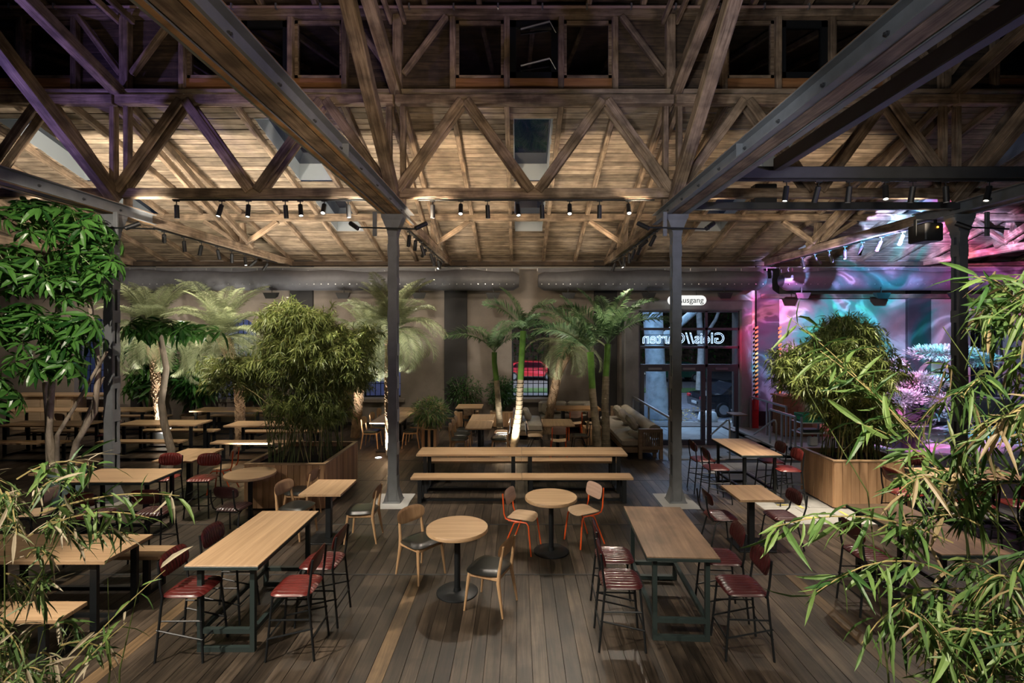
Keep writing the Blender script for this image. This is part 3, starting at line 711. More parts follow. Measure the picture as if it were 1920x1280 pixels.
WC = Prefab('wooden_chair', 'chair')
WC.part('seat', MB().pad(.43, .44, .035, 0, 4, lambda x, y, z: (x + .01, y * (1.06 + x * .25), .435 + z), 10, 10), M_vinyl)
WC.part('backrest', MB().pad(.20, .44, .009, 0, 2.7, lambda a, b, c: (-.235 + c - a * .16 + b * b * .75, b * (1 + a * .25), .715 + a), 10, 14), M_chairw)
WC.part('seat_frame', MB().cbox(-.19, .19, -.195, .195, .375, .42, .01), M_chairw, smooth=False)
for sx in (-1, 1):
    for sy in (-1, 1):
        if sx > 0: pts, r = [(.215, sy * .215, 0), (.175, sy * .19, .36), (.165, sy * .185, .42)], [.012, .021, .018]
        else: pts, r = [(-.245, sy * .205, 0), (-.185, sy * .185, .36), (-.19, sy * .18, .46), (-.235, sy * .165, .76)], [.012, .023, .020, .014]
        WC.part('leg', MB().tube(pts, r, 8), M_chairw)
def school_prefab(frame, seatm, backm):
    P = Prefab('school_chair', 'chair')
    P.part('seat', MB().pad(.39, .39, .008, 0, 4, lambda x, y, z: (x, y, .452 + z - max(0, x - .12) ** 2 * 3 + .03 * (y / .2) ** 2), 10, 10), seatm)
    P.part('backrest', MB().pad(.21, .37, .008, 0, 4, lambda a, b, c: (-.205 + c - a * .2 + b * b * .5, b, .73 + a), 8, 10), backm)
    for sy in (-1, 1):
        P.part('leg', MB().tube([(.205, sy * .205, 0), (.155, sy * .175, .40), (.12, sy * .165, .435), (-.15, sy * .165, .435)], .011, 8), frame)
        P.part('leg', MB().tube([(-.225, sy * .205, 0), (-.06, sy * .17, .41), (.0, sy * .165, .432)], .011, 8), frame)
        P.part('back_support', MB().tube([(-.1, sy * .165, .437), (-.19, sy * .168, .455), (-.215, sy * .17, .52), (-.235, sy * .17, .80)], .011, 8), frame)
    return P
SC_O = school_prefab(M_orange, M_ply, M_plyp); SC_K = school_prefab(M_blk, M_ply, M_plyp); SC_D = school_prefab(M_blk, M_vinyl, M_sofaw)

# ------------------------------------------------------------------ tables
def bar_table(x0, x1, y0, y1, h, topm, label, rz=0, long='y', mid=.20, edge=M_edge, leg=M_blk, name='bar_table'):
    cx, cy = (x0 + x1) / 2, (y0 + y1) / 2; t = thing(name, label, 'table', (cx, cy, 0), rz); hx, hy = (x1 - x0) / 2, (y1 - y0) / 2
    obj('tabletop', MB().cbox(-hx + .004, hx - .004, -hy + .004, hy - .004, h - .012, h, .002), topm, t)
    obj('top_edge', MB().cbox(-hx, hx, -hy, hy, h - .045, h - .0115, .003), edge, t)
    q = .045
    if long == 'y':
        lx, ly = hx - .10, hy - .10
        for sy in (-1, 1):
            f = thing_part = None
            for sx in (-1, 1): obj('leg', MB().b2(sx * lx - q / 2, sx * lx + q / 2, sy * ly - q / 2, sy * ly + q / 2, 0, h - .045), leg, t)
            obj('floor_bar', MB().b2(-lx + q / 2, lx - q / 2, sy * ly - q / 2, sy * ly + q / 2, 0, q), leg, t)
            obj('cross_bar', MB().b2(-lx + q / 2, lx - q / 2, sy * ly - q / 2, sy * ly + q / 2, mid - q / 2, mid + q / 2), leg, t)
        for sx in (-1, 1): obj('stretcher', MB().b2(sx * lx - q / 2, sx * lx + q / 2, -ly + q / 2, ly - q / 2, mid - q / 2, mid + q / 2), leg, t)
    else:
        lx, ly = hx - .10, hy - .10
        for sx in (-1, 1):
            for sy in (-1, 1): obj('leg', MB().b2(sx * lx - q / 2, sx * lx + q / 2, sy * ly - q / 2, sy * ly + q / 2, 0, h - .045), leg, t)
            obj('floor_bar', MB().b2(sx * lx - q / 2, sx * lx + q / 2, -ly + q / 2, ly - q / 2, 0, q), leg, t)
            obj('cross_bar', MB().b2(sx * lx - q / 2, sx * lx + q / 2, -ly + q / 2, ly - q / 2, mid - q / 2, mid + q / 2), leg, t)
        for sy in (-1, 1): obj('stretcher', MB().b2(-lx + q / 2, lx - q / 2, sy * ly - q / 2, sy * ly + q / 2, mid - q / 2, mid + q / 2), leg, t)
    return t
bar_table(-3.18, -2.47, 4.76, 6.22, .87, M_oakY, 'large oak-topped bar table in the left foreground, dark steel frame', edge=M_edge, leg=M_edge)
bar_table(1.30, 2.02, 4.93, 6.37, .87, M_walnut, 'dark walnut-topped bar table in the right foreground, steel frame', -2.8, edge=M_edge, leg=M_edge)
bar_table(-6.76, -5.45, 7.39, 8.13, .87, M_oak, 'oak-topped bar table with thick black edge, in front of the left post', long='x')
bar_table(4.0, 4.75, 9.0, 10.39, .87, M_oakY, 'pale oak bar table before the exit portal, between red stools')
bar_table(4.22, 4.95, 5.0, 6.47, .87, M_walnut, 'dark brown bar table behind the foreground bamboo at right')
bar_table(6.3, 7.75, 7.5, 8.19, .87, M_oak, 'pale bar table glimpsed through bamboo, in front of the right planter', long='x')
def ped_table(x0, x1, y0, y1, h, label, topm=M_oak, n=1, rz=0, sq=True, thick=.035, name='pedestal_table'):
    cx, cy = (x0 + x1) / 2, (y0 + y1) / 2; t = thing(name, label, 'table', (cx, cy, 0), rz); hx, hy = (x1 - x0) / 2, (y1 - y0) / 2
    obj('tabletop', MB().cbox(-hx, hx, -hy, hy, h - thick, h, .003), topm, t)
    for k in range(n):
        yy = 0 if n == 1 else (-.5 + k) * hy * 1.0
        obj('column', MB().cbox(-.04, .04, yy - .04, yy + .04, .02, h - thick, .004), M_blk, t)
        obj('base', MB().cbox(-min(hx, .26), min(hx, .26), yy - .23, yy + .23, 0, .02, .003), M_blk, t)
    return t
ped_table(3.05, 3.66, 6.9, 7.57, .775, 'small square oak table on black column, between two maroon chairs at right', M_oakY)
ped_table(-3.13, -2.53, 7.13, 7.85, .775, 'small square oak table on black column, before the left planter', M_oakY)
ped_table(-6.55, -5.83, 8.95, 9.93, .775, 'oak column table right of the left post, sunlit by spots, behind two red stools', M_oakY)
ped_table(-3.78, -2.99, 12.7, 13.97, .775, 'oak table by the centre-left palms, nearer of two in a row', M_oakY, 2)
ped_table(-3.78, -2.99, 14.0, 15.3, .775, 'oak table by the centre-left palms, farther of two in a row', M_oakY, 2)
ped_table(-1.28, -.65, 11.94, 12.95, .775, 'oak table behind the long bench table, nearer of a pair pushed together', M_oakY, 1)
ped_table(-1.28, -.65, 12.98, 14.0, .775, 'oak table behind the long bench table, farther of a pair pushed together', M_oakY, 1)
ped_table(-1.9, -1.1, 15.1, 15.95, .775, 'small oak table against the back wall left of the barred centre window', M_oak)
ped_table(.62, 1.41, 12.5, 13.45, .74, 'olive-lit square table among school chairs near the sofa', M_oakY)
lv = thing('live_edge_table', 'live-edge wooden slab table in front of the corner sofa', 'table', (1.8, 15.25, 0))
mb = MB(); up = []; n = 14
for k in range(n + 1): up.append((-.66 + 1.32 * k / n, .36 + .04 * math.sin(k * 1.7)))
lo = [(x, -.36 + .05 * math.sin(x * 9 + 1)) for x, _ in reversed(up)]; ring = lo[::-1] + up[::-1]; m_ = len(ring)
mb.v = [(x, y, .72) for x, y in ring] + [(x, y, .775) for x, y in ring]
mb.f = [tuple(range(m_ - 1, -1, -1)), tuple(range(m_, 2 * m_))] + [(i, (i + 1) % m_, (i + 1) % m_ + m_, i + m_) for i in range(m_)]
obj('tabletop', mb, M_livewood, lv)
for s in (-1, 1): obj('leg', MB().b2(s * .45 - .04, s * .45 + .04, -.25, .25, 0, .72), M_blk, lv)
def round_table(x, y, d, label):
    t = thing('round_table', label, 'table', (x, y, 0))
    obj('tabletop', MB().lathe([(d / 2 - .012, .728), (d / 2, .735), (d / 2, .768), (d / 2 - .006, .775), (.05, .775)], 48), M_oak, t, True)
    obj('column', MB().lathe([(.036, .015), (.036, .73)], 20), M_blk, t, True)
    obj('base', MB().lathe([(.245, 0), (.245, .012), (.235, .020), (.045, .026), (.04, .06)], 40), M_blk, t, True)
round_table(-.725, 5.95, .73, 'round oak table in the centre foreground between two wooden chairs')
round_table(.46, 7.05, .73, 'round oak table between two orange school chairs')
round_table(-4.39, 8.21, .78, 'round table in dappled light beside the left planter')
def plank_table(x0, x1, y0, y1, h, label, cat, name, group=None, n=2, legw=.07):
    t = thing(name, label, cat, ((x0 + x1) / 2, (y0 + y1) / 2, 0), 0, group); hx, hy = (x1 - x0) / 2, (y1 - y0) / 2
    for k in range(n):
        a = -hy + 2 * hy * k / n; b = -hy + 2 * hy * (k + 1) / n
        obj('board', MB().cbox(-hx, hx, a + .0015, b - .0015, h - .04, h, .003), M_oak, t)
    ly = hy - .07 if hy > .2 else hy - .035; lx = hx - .16
    for sx in (-1, 1):
        for sy in (-1, 1): obj('leg', MB().b2(sx * lx - legw / 2, sx * lx + legw / 2, sy * ly - .02, sy * ly + .02, 0, h - .04), M_blk, t)
        obj('floor_bar', MB().b2(sx * lx - legw / 2, sx * lx + legw / 2, -ly + .02, ly - .02, 0, .04), M_blk, t)
        obj('top_bar', MB().b2(sx * lx - legw / 2, sx * lx + legw / 2, -ly + .02, ly - .02, h - .065, h - .04), M_blk, t)
    obj('floor_rail', MB().b2(-lx + legw / 2, lx - legw / 2, -.02, .02, 0, .035), M_blk, t)
    return t
def bset(x0, x1, y0, y1, lab, fy=None, by=None, ext=.0):
    plank_table(x0, x1, y0, y1, .76, 'wooden plank table ' + lab, 'table', 'bench_table')
    if fy: plank_table(x0 - ext, x1 + ext, fy, fy + .32, .46, 'near-side bench of the plank table ' + lab, 'bench', 'bench', 'wooden plank benches')
    if by: plank_table(x0 + ext, x1, by, by + .32, .46, 'far-side bench of the plank table ' + lab, 'bench', 'bench', 'wooden plank benches')
bset(-1.94, .06, 9.5, 10.1, 'mid-hall, left one of the end-to-end pair', 9.0, 10.15)
bset(.065, 2.07, 9.5, 10.1, 'mid-hall, right one of the end-to-end pair', 9.0, 10.15)
bset(-6.22, -4.21, 5.1, 5.78, 'in the left foreground, half behind dry bamboo', 4.58, 5.86)
bset(-7.28, -5.2, 12.36, 13.04, 'behind the left planter, bright in a floor lamp', 11.82, 13.12)
bset(-10.05, -8.05, 12.5, 13.2, 'right of the left post under the phoenix palm', 11.9, 13.24)
bset(-12.9, -10.8, 12.36, 13.1, 'left of the left post behind pale trunks', 11.8, 13.16)
bset(-9.64, -7.5, 14.67, 15.4, 'by the back wall under the second palm', None, 15.6)
bset(-12.95, -10.9, 14.67, 15.4, 'by the back wall near the leafy shrubs', None, 15.5)
bset(-15.1, -13.0, 14.6, 15.3, 'by the back wall at the far left', None, None)
t = plank_table(-.6, .6, -.16, .16, .46, 'single wooden bench standing lengthwise behind the teal bucket', 'bench', 'bench', 'wooden plank benches'); t.location = (-8.85, 9.85, 0); t.rotation_euler = (0, 0, rad(84))
t = ped_table(6.35, 6.78, 14.8, 15.3, 1.22, 'tall dark side table right of the exit doors', M_walnut); t.location.z = PTZ

# ------------------------------------------------------------------ seats around the tables
g1, g2, g3, g4, g5 = 'ribbed leather bar stools', 'ribbed leather chairs', 'wooden chairs with black seats', 'orange framed school chairs', 'black framed school chairs'
T1 = 'the oak foreground table'; T2 = 'the walnut foreground table'; T4 = 'the bar table before the exit'; T3 = 'the black-edged table'
ST_R.place(-3.16, 4.88, 0, 'red ribbed stool left of %s, nearer one' % T1, g1)
ST_M.place(-3.15, 5.48, 0, 'dark red ribbed stool left of %s, farther one' % T1, g1)
ST_B.place(-2.16, 4.90, 182, 'bright red ribbed stool right of %s, nearer one' % T1, g1)
ST_R.place(-2.12, 5.43, 180, 'red ribbed stool right of %s, farther one' % T1, g1)
ST_M.place(1.02, 5.03, -2, 'maroon ribbed stool left of %s, nearer one' % T2, g1)
ST_M.place(1.06, 5.56, -2, 'maroon ribbed stool left of %s, farther one' % T2, g1)
ST_M.place(2.17, 4.90, 178, 'maroon ribbed stool right of %s, nearer one' % T2, g1)
ST_M.place(2.22, 5.52, 176, 'maroon ribbed stool right of %s, farther one' % T2, g1)
ST_R.place(3.60, 9.13, 0, 'red bar stool left of %s, nearer one' % T4, g1)
ST_R.place(3.58, 9.74, 0, 'red bar stool left of %s, farther one' % T4, g1)
ST_B.place(4.84, 9.05, 180, 'red bar stool right of %s, nearer one' % T4, g1)
ST_B.place(4.84, 9.62, 180, 'red bar stool right of %s, farther one' % T4, g1)
ST_M.place(-5.78, 6.82, 92, 'dark stool, back to us, in front of %s, left one' % T3, g1)
ST_M.place(-5.02, 6.92, 96, 'dark stool, back to us, in front of %s, right one' % T3, g1)
ST_B.place(-6.02, 8.50, -88, 'red bar stool behind %s, left one' % T3, g1)
ST_B.place(-5.33, 8.48, -86, 'red bar stool behind %s, right one' % T3, g1)
ST_M.place(3.93, 5.62, 0, 'dark bar stool left of the brown bar table behind foreground bamboo', g1)
ST_B.place(5.95, 7.75, 0, 'red bar stool at the left end of the bamboo-hidden bar table', g1)
ST_B.place(6.55, 7.22, 90, 'red bar stool in front of the bamboo-hidden bar table, left one', g1)
ST_B.place(7.2, 7.22, 90, 'red bar stool in front of the bamboo-hidden bar table, right one', g1)
ST_M.place(6.9, 8.5, -90, 'dark bar stool behind the bamboo-hidden bar table', g1)
CH_M.place(2.92, 7.25, 0, 'maroon ribbed chair left of the small square table at right', g2)
CH_M.place(3.80, 7.25, 182, 'maroon ribbed chair right of the small square table at right', g2)
CH_D.place(-4.32, 7.62, 84, 'dark ribbed chair in front of the dappled round table', g2)
WC.place(-.32, 5.68, 158, 'wooden chair right of the front round table, its back towards us', g3)
WC.place(-1.24, 6.39, -40, 'wooden chair with black seat left of the front round table', g3)
WC.place(-2.32, 7.49, 182, 'wooden chair right of the small square table before the left planter', g3)
WC.place(-3.38, 7.62, -12, 'wooden chair left of the small square table before the left planter', g3)
WC.place(-3.62, 8.36, 176, 'wooden chair close to the left planter front, facing left', g3)
for x, y, rz, l in ((-3.9, 13.35, 0, 'left of the two-table row by the palms, nearest'), (-3.9, 14.1, 0, 'left of the two-table row by the palms, middle'), (-3.9, 14.8, 0, 'left of the two-table row by the palms, farthest'),
                    (-2.85, 13.4, 180, 'right of the two-table row by the palms, nearest, by the potted shrub'), (-2.85, 14.2, 180, 'right of the two-table row by the palms, farther'),
                    (-1.47, 12.4, 0, 'left of the table pair behind the long benches, nearest'), (-1.47, 12.95, 0, 'left of the table pair behind the long benches, second'), (-1.47, 13.5, 0, 'left of the table pair behind the long benches, third'),
                    (-.46, 12.45, 180, 'right of the table pair behind the long benches, nearest'), (-2.2, 15.7, 0, 'left of the small table by the back wall')):
    WC.place(x, y, rz, 'wooden chair, ' + l, g3)
SC_K.place(-.44, 13.1, 180, 'plywood school chair right of the table pair behind the long benches', g5)
SC_D.place(-1.45, 14.85, 90, 'black school chair with its back to us, before the small back-wall table', g5)
SC_O.place(.06, 7.15, -22, 'orange framed school chair left of the middle round table', g4)
SC_O.place(.96, 7.38, 209, 'orange framed school chair right of the middle round table', g4)
SC_O.place(-5.72, 9.7, 192, 'orange framed school chair left of the left planter', g4)
SC_O.place(.97, 12.12, 90, 'orange framed school chair behind the long benches, back to us', g4)
SC_O.place(1.62, 14.4, 92, 'orange framed school chair at the live-edge table', g4)
SC_K.place(2.12, 14.45, 92, 'black framed plywood school chair at the live-edge table', g5)
SC_K.place(.42, 12.62, 4, 'black framed plywood school chair left of the olive-lit square table', g5)
SC_D.place(1.55, 12.62, 180, 'dark school chair right of the olive-lit square table', g5)
SC_K.place(-7.0, 7.25, 188, 'school chair with lilac-pink back at the left end of the black-edged bar table', g5)
SC_K.place(-12.6, 14.0, 80, 'school chair by the far left tables, nearer the wall', g5)
CH_M.place(-10.55, 12.9, 180, 'maroon ribbed chair by the left post, at the end of a plank table', g2)
ST_M.place(-13.05, 15.95, 200, 'dark red bar stool against the back wall behind pale trunks', g1)

# ------------------------------------------------------------------ sofas
def cushion(name, loc, rot, sx, sy, th, label, grp='loose sofa cushions'):
    o = obj(name, MB().pad(sx, sy, th, 0, 2.8, lambda x, y, z: (x * (1 - .10 * abs(y / sy)), y * (1 - .10 * abs(x / sx)), z + .01 * math.sin(x * 31 + y * 17)), 14, 14, under=1), M_fabric, None, True)
    o.location = loc; o.rotation_euler = rot; return tag(o, label, 'cushion', grp)
s = thing('sofa', 'long beige sofa with slatted wooden arms, left of the exit portal', 'sofa', (3.0, 14.0, 0))
obj('frame', MB().cbox(-.45, .42, -1.75, 1.85, .12, .24, .01), M_sofaw, s)
for x in (-.38, .35):
    for y in (-1.66, 1.76): obj('leg', MB().b2(x - .04, x + .04, y - .04, y + .04, 0, .12), M_sofaw, s)
obj('seat_cushion', MB().cbox(-.45, .30, -1.68, 1.76, .24, .44, .05), M_fabric, s, True)
obj('back_cushion', MB().tube([(.36, -1.66, .62), (.36, 1.74, .62)], .17, 16), M_fabric, s, True)
for y, nm in ((-1.82, 'arm'), (1.9, 'arm')):
    a = obj(nm, MB().cbox(-.08, .5, y - .05, y + .05, .64, .72, .008).b2(-.08, .0, y - .05, y + .05, 0, .64).b2(.42, .5, y - .05, y + .05, 0, .64).b2(0, .42, y - .04, y + .04, .22, .30), M_sofaw, s)
    for k in range(8): obj('slat', MB().b2(.02 + k * .05, .045 + k * .05, y - .025, y + .025, .30, .64), M_sofaw, a)
for k, (y, rz, l) in enumerate(((15.0, 20, 'farthest of three'), (14.2, -10, 'middle of three'), (13.35, 12, 'nearest of three'))):
    cushion('cushion', (3.02, y, .66), (rad(8), rad(58), rad(rz)), .48, .48, .09, 'beige scatter cushion on the long sofa, ' + l)
cushion('bolster_cushion', (2.95, 12.42, .53), (0, rad(15), 0), .5, .22, .08, 'beige bolster at the near arm of the long sofa')
s = thing('corner_sofa', 'beige corner sofa under the barred centre window', 'sofa', (1.2, 15.85, 0))
obj('frame', MB().cbox(-1.3, 1.3, -.35, .45, .12, .24, .01).cbox(-1.3, -.5, -1.6, -.35, .12, .24, .01).b2(-1.36, -1.28, -1.62, .4, 0, .62), M_sofaw, s)
for x, y in ((-1.2, -1.5), (-.56, -1.5), (1.22, -.28), (1.22, .38), (-1.2, .38)): obj('leg', MB().b2(x - .04, x + .04, y - .04, y + .04, 0, .12), M_sofaw, s)
for a, b, c, d in ((-1.26, -.52, -1.58, -.75), (-1.26, -.52, -.73, -.05), (-.5, .45, -.33, .35), (.47, 1.28, -.33, .35)):
    obj('seat_cushion', MB().cbox(a, b, c, d, .24, .44, .04), M_fabric, s, True)
for a, b in ((-.55, .36), (.38, 1.27)): obj('back_cushion', MB().cbox(a, b, .2, .42, .44, .84, .06), M_fabric, s, True)
obj('back_cushion', MB().cbox(-1.27, -1.08, -1.5, -.3, .44, .80, .06), M_fabric, s, True)
for x, y, rz, l in ((.25, 14.9, 80, 'at the left end of the corner sofa'), (.95, 15.98, 0, 'in the middle of the corner sofa'), (2.3, 15.95, 10, 'at the right end of the corner sofa')):
    cushion('cushion', (x, y, .64), (rad(65), 0, rad(rz)), .46, .42, .08, 'pale scatter cushion ' + l)
cr = thing('slatted_stool', 'low slatted wooden cube between king palms and sofa', 'stool', (2.05, 13.85, 0))
for k in range(7): obj('slat', MB().cbox(-.25, .25, -.25 + k * .073, -.2 + k * .073, .43, .455, .003), M_slat, cr)
for sx in (-1, 1):
    for k in range(7): obj('slat', MB().cbox(sx * .24 - .012, sx * .24 + .012, -.25 + k * .073, -.2 + k * .073, 0, .43, .003), M_slat, cr)
    for k in range(7): obj('slat', MB().cbox(-.25 + k * .073, -.2 + k * .073, sx * .24 - .012, sx * .24 + .012, 0.001, .429, .003), M_slat, cr)

# ------------------------------------------------------------------ planters
def planter(x0, x1, y0, y1, h, label, name='planter', sw=.105, m=M_slat, rim=True, dark=False):
    t = thing(name, label, 'planter', ((x0 + x1) / 2, (y0 + y1) / 2, 0)); hx, hy = (x1 - x0) / 2, (y1 - y0) / 2
    nx, ny = max(3, round(2 * hx / sw)), max(3, round(2 * hy / sw))
    for k in range(nx):
        a, b = -hx + 2 * hx * k / nx, -hx + 2 * hx * (k + 1) / nx
        mm = M_blk if dark and k in (1, 3) else m
        for sy in (-1, 1): obj('slat', MB().cbox(a + .003, b - .003, sy * hy - .011, sy * hy + .011 + R.uniform(-.002, .002), .02, h - .03, .003), mm, t)
    for k in range(ny):
        a, b = -hy + 2 * hy * k / ny, -hy + 2 * hy * (k + 1) / ny
        for sx in (-1, 1): obj('slat', MB().cbox(sx * hx - .011, sx * hx + .011 + R.uniform(-.002, .002), a + .003, b - .003, .02, h - .03, .003), m, t)
    w_ = .06
    for p in ((-hx - .015, hx + .015, -hy - .015, -hy + w_), (-hx - .015, hx + .015, hy - w_, hy + .015), (-hx - .015, -hx + w_, -hy + w_, hy - w_), (hx - w_, hx + .015, -hy + w_, hy - w_)):
        obj('rim', MB().cbox(p[0], p[1], p[2], p[3], h - .03, h, .004), M_oak, t)
    obj('soil', MB().b2(-hx + .02, hx - .02, -hy + .02, hy - .02, h - .25, h - .10), M_soil, t); return t
planter(-4.75, -3.36, 8.7, 10.45, .80, 'large slatted wooden planter left of the post, holding tall bamboo')
planter(5.5, 6.85, 8.75, 9.75, .84, 'large pale wooden planter at right holding dark bamboo', sw=.15)
planter(-2.56, -2.18, 13.3, 13.72, .5, 'small slatted wooden planter with dark slats right of the post, holding a feathery shrub', 'small_planter', .076, dark=True)
planter(-2.05, -1.3, 16.08, 16.42, .5, 'low slatted planter by the back wall, left of the centre window', 'low_planter', .1)
planter(-.9, -.15, 16.08, 16.42, .5, 'low slatted planter by the back wall, below the centre window', 'low_planter', .1)
# bucket, bin, pots
t = thing('bucket', 'pale teal metal bucket holding the big-leaved tree, left', 'bucket', (-8.05, 8.95, 0))
obj('body', MB().lathe([(.20, 0), (.25, .55), (.265, .56), (.265, .60), (.25, .60), (.235, .5), (.05, .5)], 28), M_teal, t, True)
obj('handle_band', MB().lathe([(.268, .50), (.272, .52), (.268, .54), (.25, .54)], 28), M_edge, t, True)
obj('soil', MB().lathe([(.23, .5), (.05, .53)], 16), M_soil, t)
def pot(x, y, r, h, m, label, name='plant_pot'):
    t = thing(name, label, 'pot', (x, y, 0)); obj('body', MB().lathe([(r * .75, 0), (r, h), (r * .92, h), (r * .88, h - .06), (.03, h - .06)], 22), m, t, True); obj('soil', MB().lathe([(r * .87, h - .06), (.03, h - .03)], 14), M_soil, t); return t
pot(-5.75, 15.6, .24, .5, M_rubber, 'black pot of the yellow-leaved shrub left of the palms')
pot(-10.1, 14.2, .23, .34, M_white, 'white pot at the foot of the left phoenix palm')
pot(-10.27, 15.9, .40, .45, M_sofaw, 'wide wooden tub of the dark shrub by the back wall')
pot(-11.9, 16.17, .29, .4, M_sofaw, 'wooden tub of the leafy shrub behind the left post')
t = thing('waste_bin', 'dark waste bin lined with blue plastic bag behind the right bamboo', 'bin', (8.3, 12.6, 0))
obj('body', MB().lathe([(.25, 0), (.30, .68), (.28, .68), (.25, .1), (.02, .1)], 20), M_rubber, t, True)
bm = MB(); n = 26
for i, (r0, z) in enumerate(((.315, .50), (.33, .62), (.345, .72), (.32, .76), (.28, .74), (.22, .6))):
    bm.v += [(r0 * (1 + .05 * math.sin(j * 2.7 + i)) * math.cos(2 * PI * j / n), r0 * (1 + .05 * math.sin(j * 1.9 + i * 2)) * math.sin(2 * PI * j / n), z + .02 * math.sin(j * 2.1 + i)) for j in range(n)]
for i in range(5):
    for j in range(n): bm.f.append((i * n + j, i * n + (j + 1) % n, (i + 1) * n + (j + 1) % n, (i + 1) * n + j))
obj('bin_bag', bm, M_bag, t, True)

# ------------------------------------------------------------------ entrance: ramp, railings, trolley, cabinet
def railing(pts, label, glass_=True, h=1.0, r=.024, post=None):
    p0, p1 = Vector(pts[0]), Vector(pts[1]); t = thing('railing', label, 'railing', (p0.x, p0.y, 0))
    q0, q1 = p0 - t.location, p1 - t.location; d = q1 - q0
    obj('handrail', MB().bar(q0, q1, .05, .05), M_alu, t)
    for k in range(3):
        p = q0 + d * k / 2; zb = 0 if post is None else post[0] + (post[1] - post[0]) * k / 2
        obj('post', MB().b2(p.x - .022, p.x + .022, p.y - .022, p.y + .022, zb, p.z), M_alu, t)
    if glass_:
        e = d.normalized() * .05; a, b = q0 + e, q1 - e; n = Vector((-d.y, d.x, 0)).normalized() * .005
        vs = [a - n + Vector((0, 0, -.08)), b - n + Vector((0, 0, -.08)), b - n + Vector((0, 0, -.85)), a - n + Vector((0, 0, -.85))]; vs += [v + 2 * n for v in vs]
        obj('glass_panel', MB().add(vs, [(0, 1, 2, 3), (7, 6, 5, 4), (0, 4, 5, 1), (2, 6, 7, 3), (1, 5, 6, 2), (0, 3, 7, 4)]), M_glass, t)
    return t
railing([(3.66, 12.15, 1.0), (3.66, 16.0, 1.0)], 'steel and glass railing between the long sofa and the sunken entrance')
railing([(7.40, 13.85, 1.0), (7.40, 16.0, 1.0)], 'grey steel railing at the right edge of the sunken entrance, farther one', False)
railing([(6.90, 12.5, .95), (6.90, 13.75, .95)], 'grey steel railing beside the trolley, nearer the camera', False)
for x, l in ((5.12, 'left'), (6.25, 'right')):
    t = thing('handrail', 'bent steel stair handrail before the exit doors, %s one' % l, 'handrail', (x, 12.15, -.005))
    obj('rail', MB().tube([(0, 0, 0), (0, 0, .86), (0, .05, .93), (0, .13, .92), (0, 1.15, .36)], .022, 8), M_alu, t, True)
t = thing('trolley', 'steel serving trolley with shelves and a green crate, by the ramp', 'trolley', (7.42, 12.75, 0))
for x in (-.36, .36):
    for y in (-.25, .25): obj('post', MB().b2(x - .02, x + .02, y - .02, y + .02, .1, .95), M_alu, t); obj('wheel', MB().lathe([(.02, 0), (.05, .02), (.05, .07), (.02, .1)], 12, (x, y, 0)), M_rubber, t)
for z in (.18, .52, .78): obj('shelf', MB().cbox(-.36, .36, -.25, .25, z, z + .025, .004), M_alu, t)
t = thing('plastic_crate', 'green plastic crate on top of the steel trolley', 'crate', (7.42, 12.75, .805))
obj('bottom', MB().b2(-.3, .3, -.2, .2, 0, .015), M_green, t)
for (a, b, c, d) in ((-.3, .3, -.2, -.185), (-.3, .3, .185, .2), (-.3, -.285, -.185, .185), (.285, .3, -.185, .185)):
    obj('side', MB().b2(a, b, c, d, .015, .06).b2(a, b, c, d, .13, .2).b2(a, a + (b - a) * .3, c, c + (d - c) * .3 if d - c > .1 else d, .06, .13).b2(a + (b - a) * .7, b, c + (d - c) * .7 if d - c > .1 else c, d, .06, .13), M_green, t)
t = thing('folded_cloth', 'dark folded cloth on the trolley middle shelf', 'cloth', (7.42, 12.75, .545)); obj('fold', MB().cbox(-.26, .2, -.18, .16, 0, .04, .012).cbox(-.24, .18, -.16, .14, .04, .07, .012), M_edge, t)
t = thing('jerrycan', 'white plastic canister on the trolley bottom shelf', 'canister', (7.45, 12.7, .205)); obj('body', MB().cbox(-.1, .1, -.08, .08, 0, .22, .02), M_white, t); obj('cap', MB().lathe([(.025, .22), (.025, .26)], 10), M_redp, t)
t = thing('wooden_counter', 'reddish wooden counter behind the right bamboo near the wall', 'counter', (8.6, 15.0, 0))
obj('body', MB().cbox(-.85, .85, -.3, .3, 0, 1.15, .01), M_sill, t); obj('countertop', MB().cbox(-.9, .9, -.34, .34, 1.15, 1.19, .006), M_sill, t)
for k in range(8): obj('front_board', MB().cbox(-.84 + k * .21, -.635 + k * .21, -.322, -.3, .04, 1.12, .004), M_sill, t)
t = thing('fire_extinguisher', 'red extinguisher standing beside the striped column', 'extinguisher', (7.55, 15.9, .6))
obj('cylinder', MB().lathe([(.07, 0), (.075, .02), (.075, .36), (.045, .43), (.02, .45)], 16), M_redp, t, True); obj('valve', MB().cbox(-.03, .05, -.02, .02, .45, .5, .004), M_rubber, t)
obj('wall_bracket', MB().b2(-.1, .1, .06, .09, -.6, .3), M_redp, t)
t = thing('bar_counter', 'pale wooden bar counter at the far left back wall', 'counter', (-14.9, 15.9, 0))
obj('body', MB().cbox(-1.0, 1.0, -.25, .25, 0, 1.05, .01), M_ply, t); obj('countertop', MB().cbox(-1.1, 1.9, -.32, .32, 1.05, 1.11, .006), M_oak, t)
for k in range(4): obj('front_panel', MB().cbox(-.98 + k * .49, -.51 + k * .49, -.27, -.25, .06, 1.02, .004), M_ply, t)

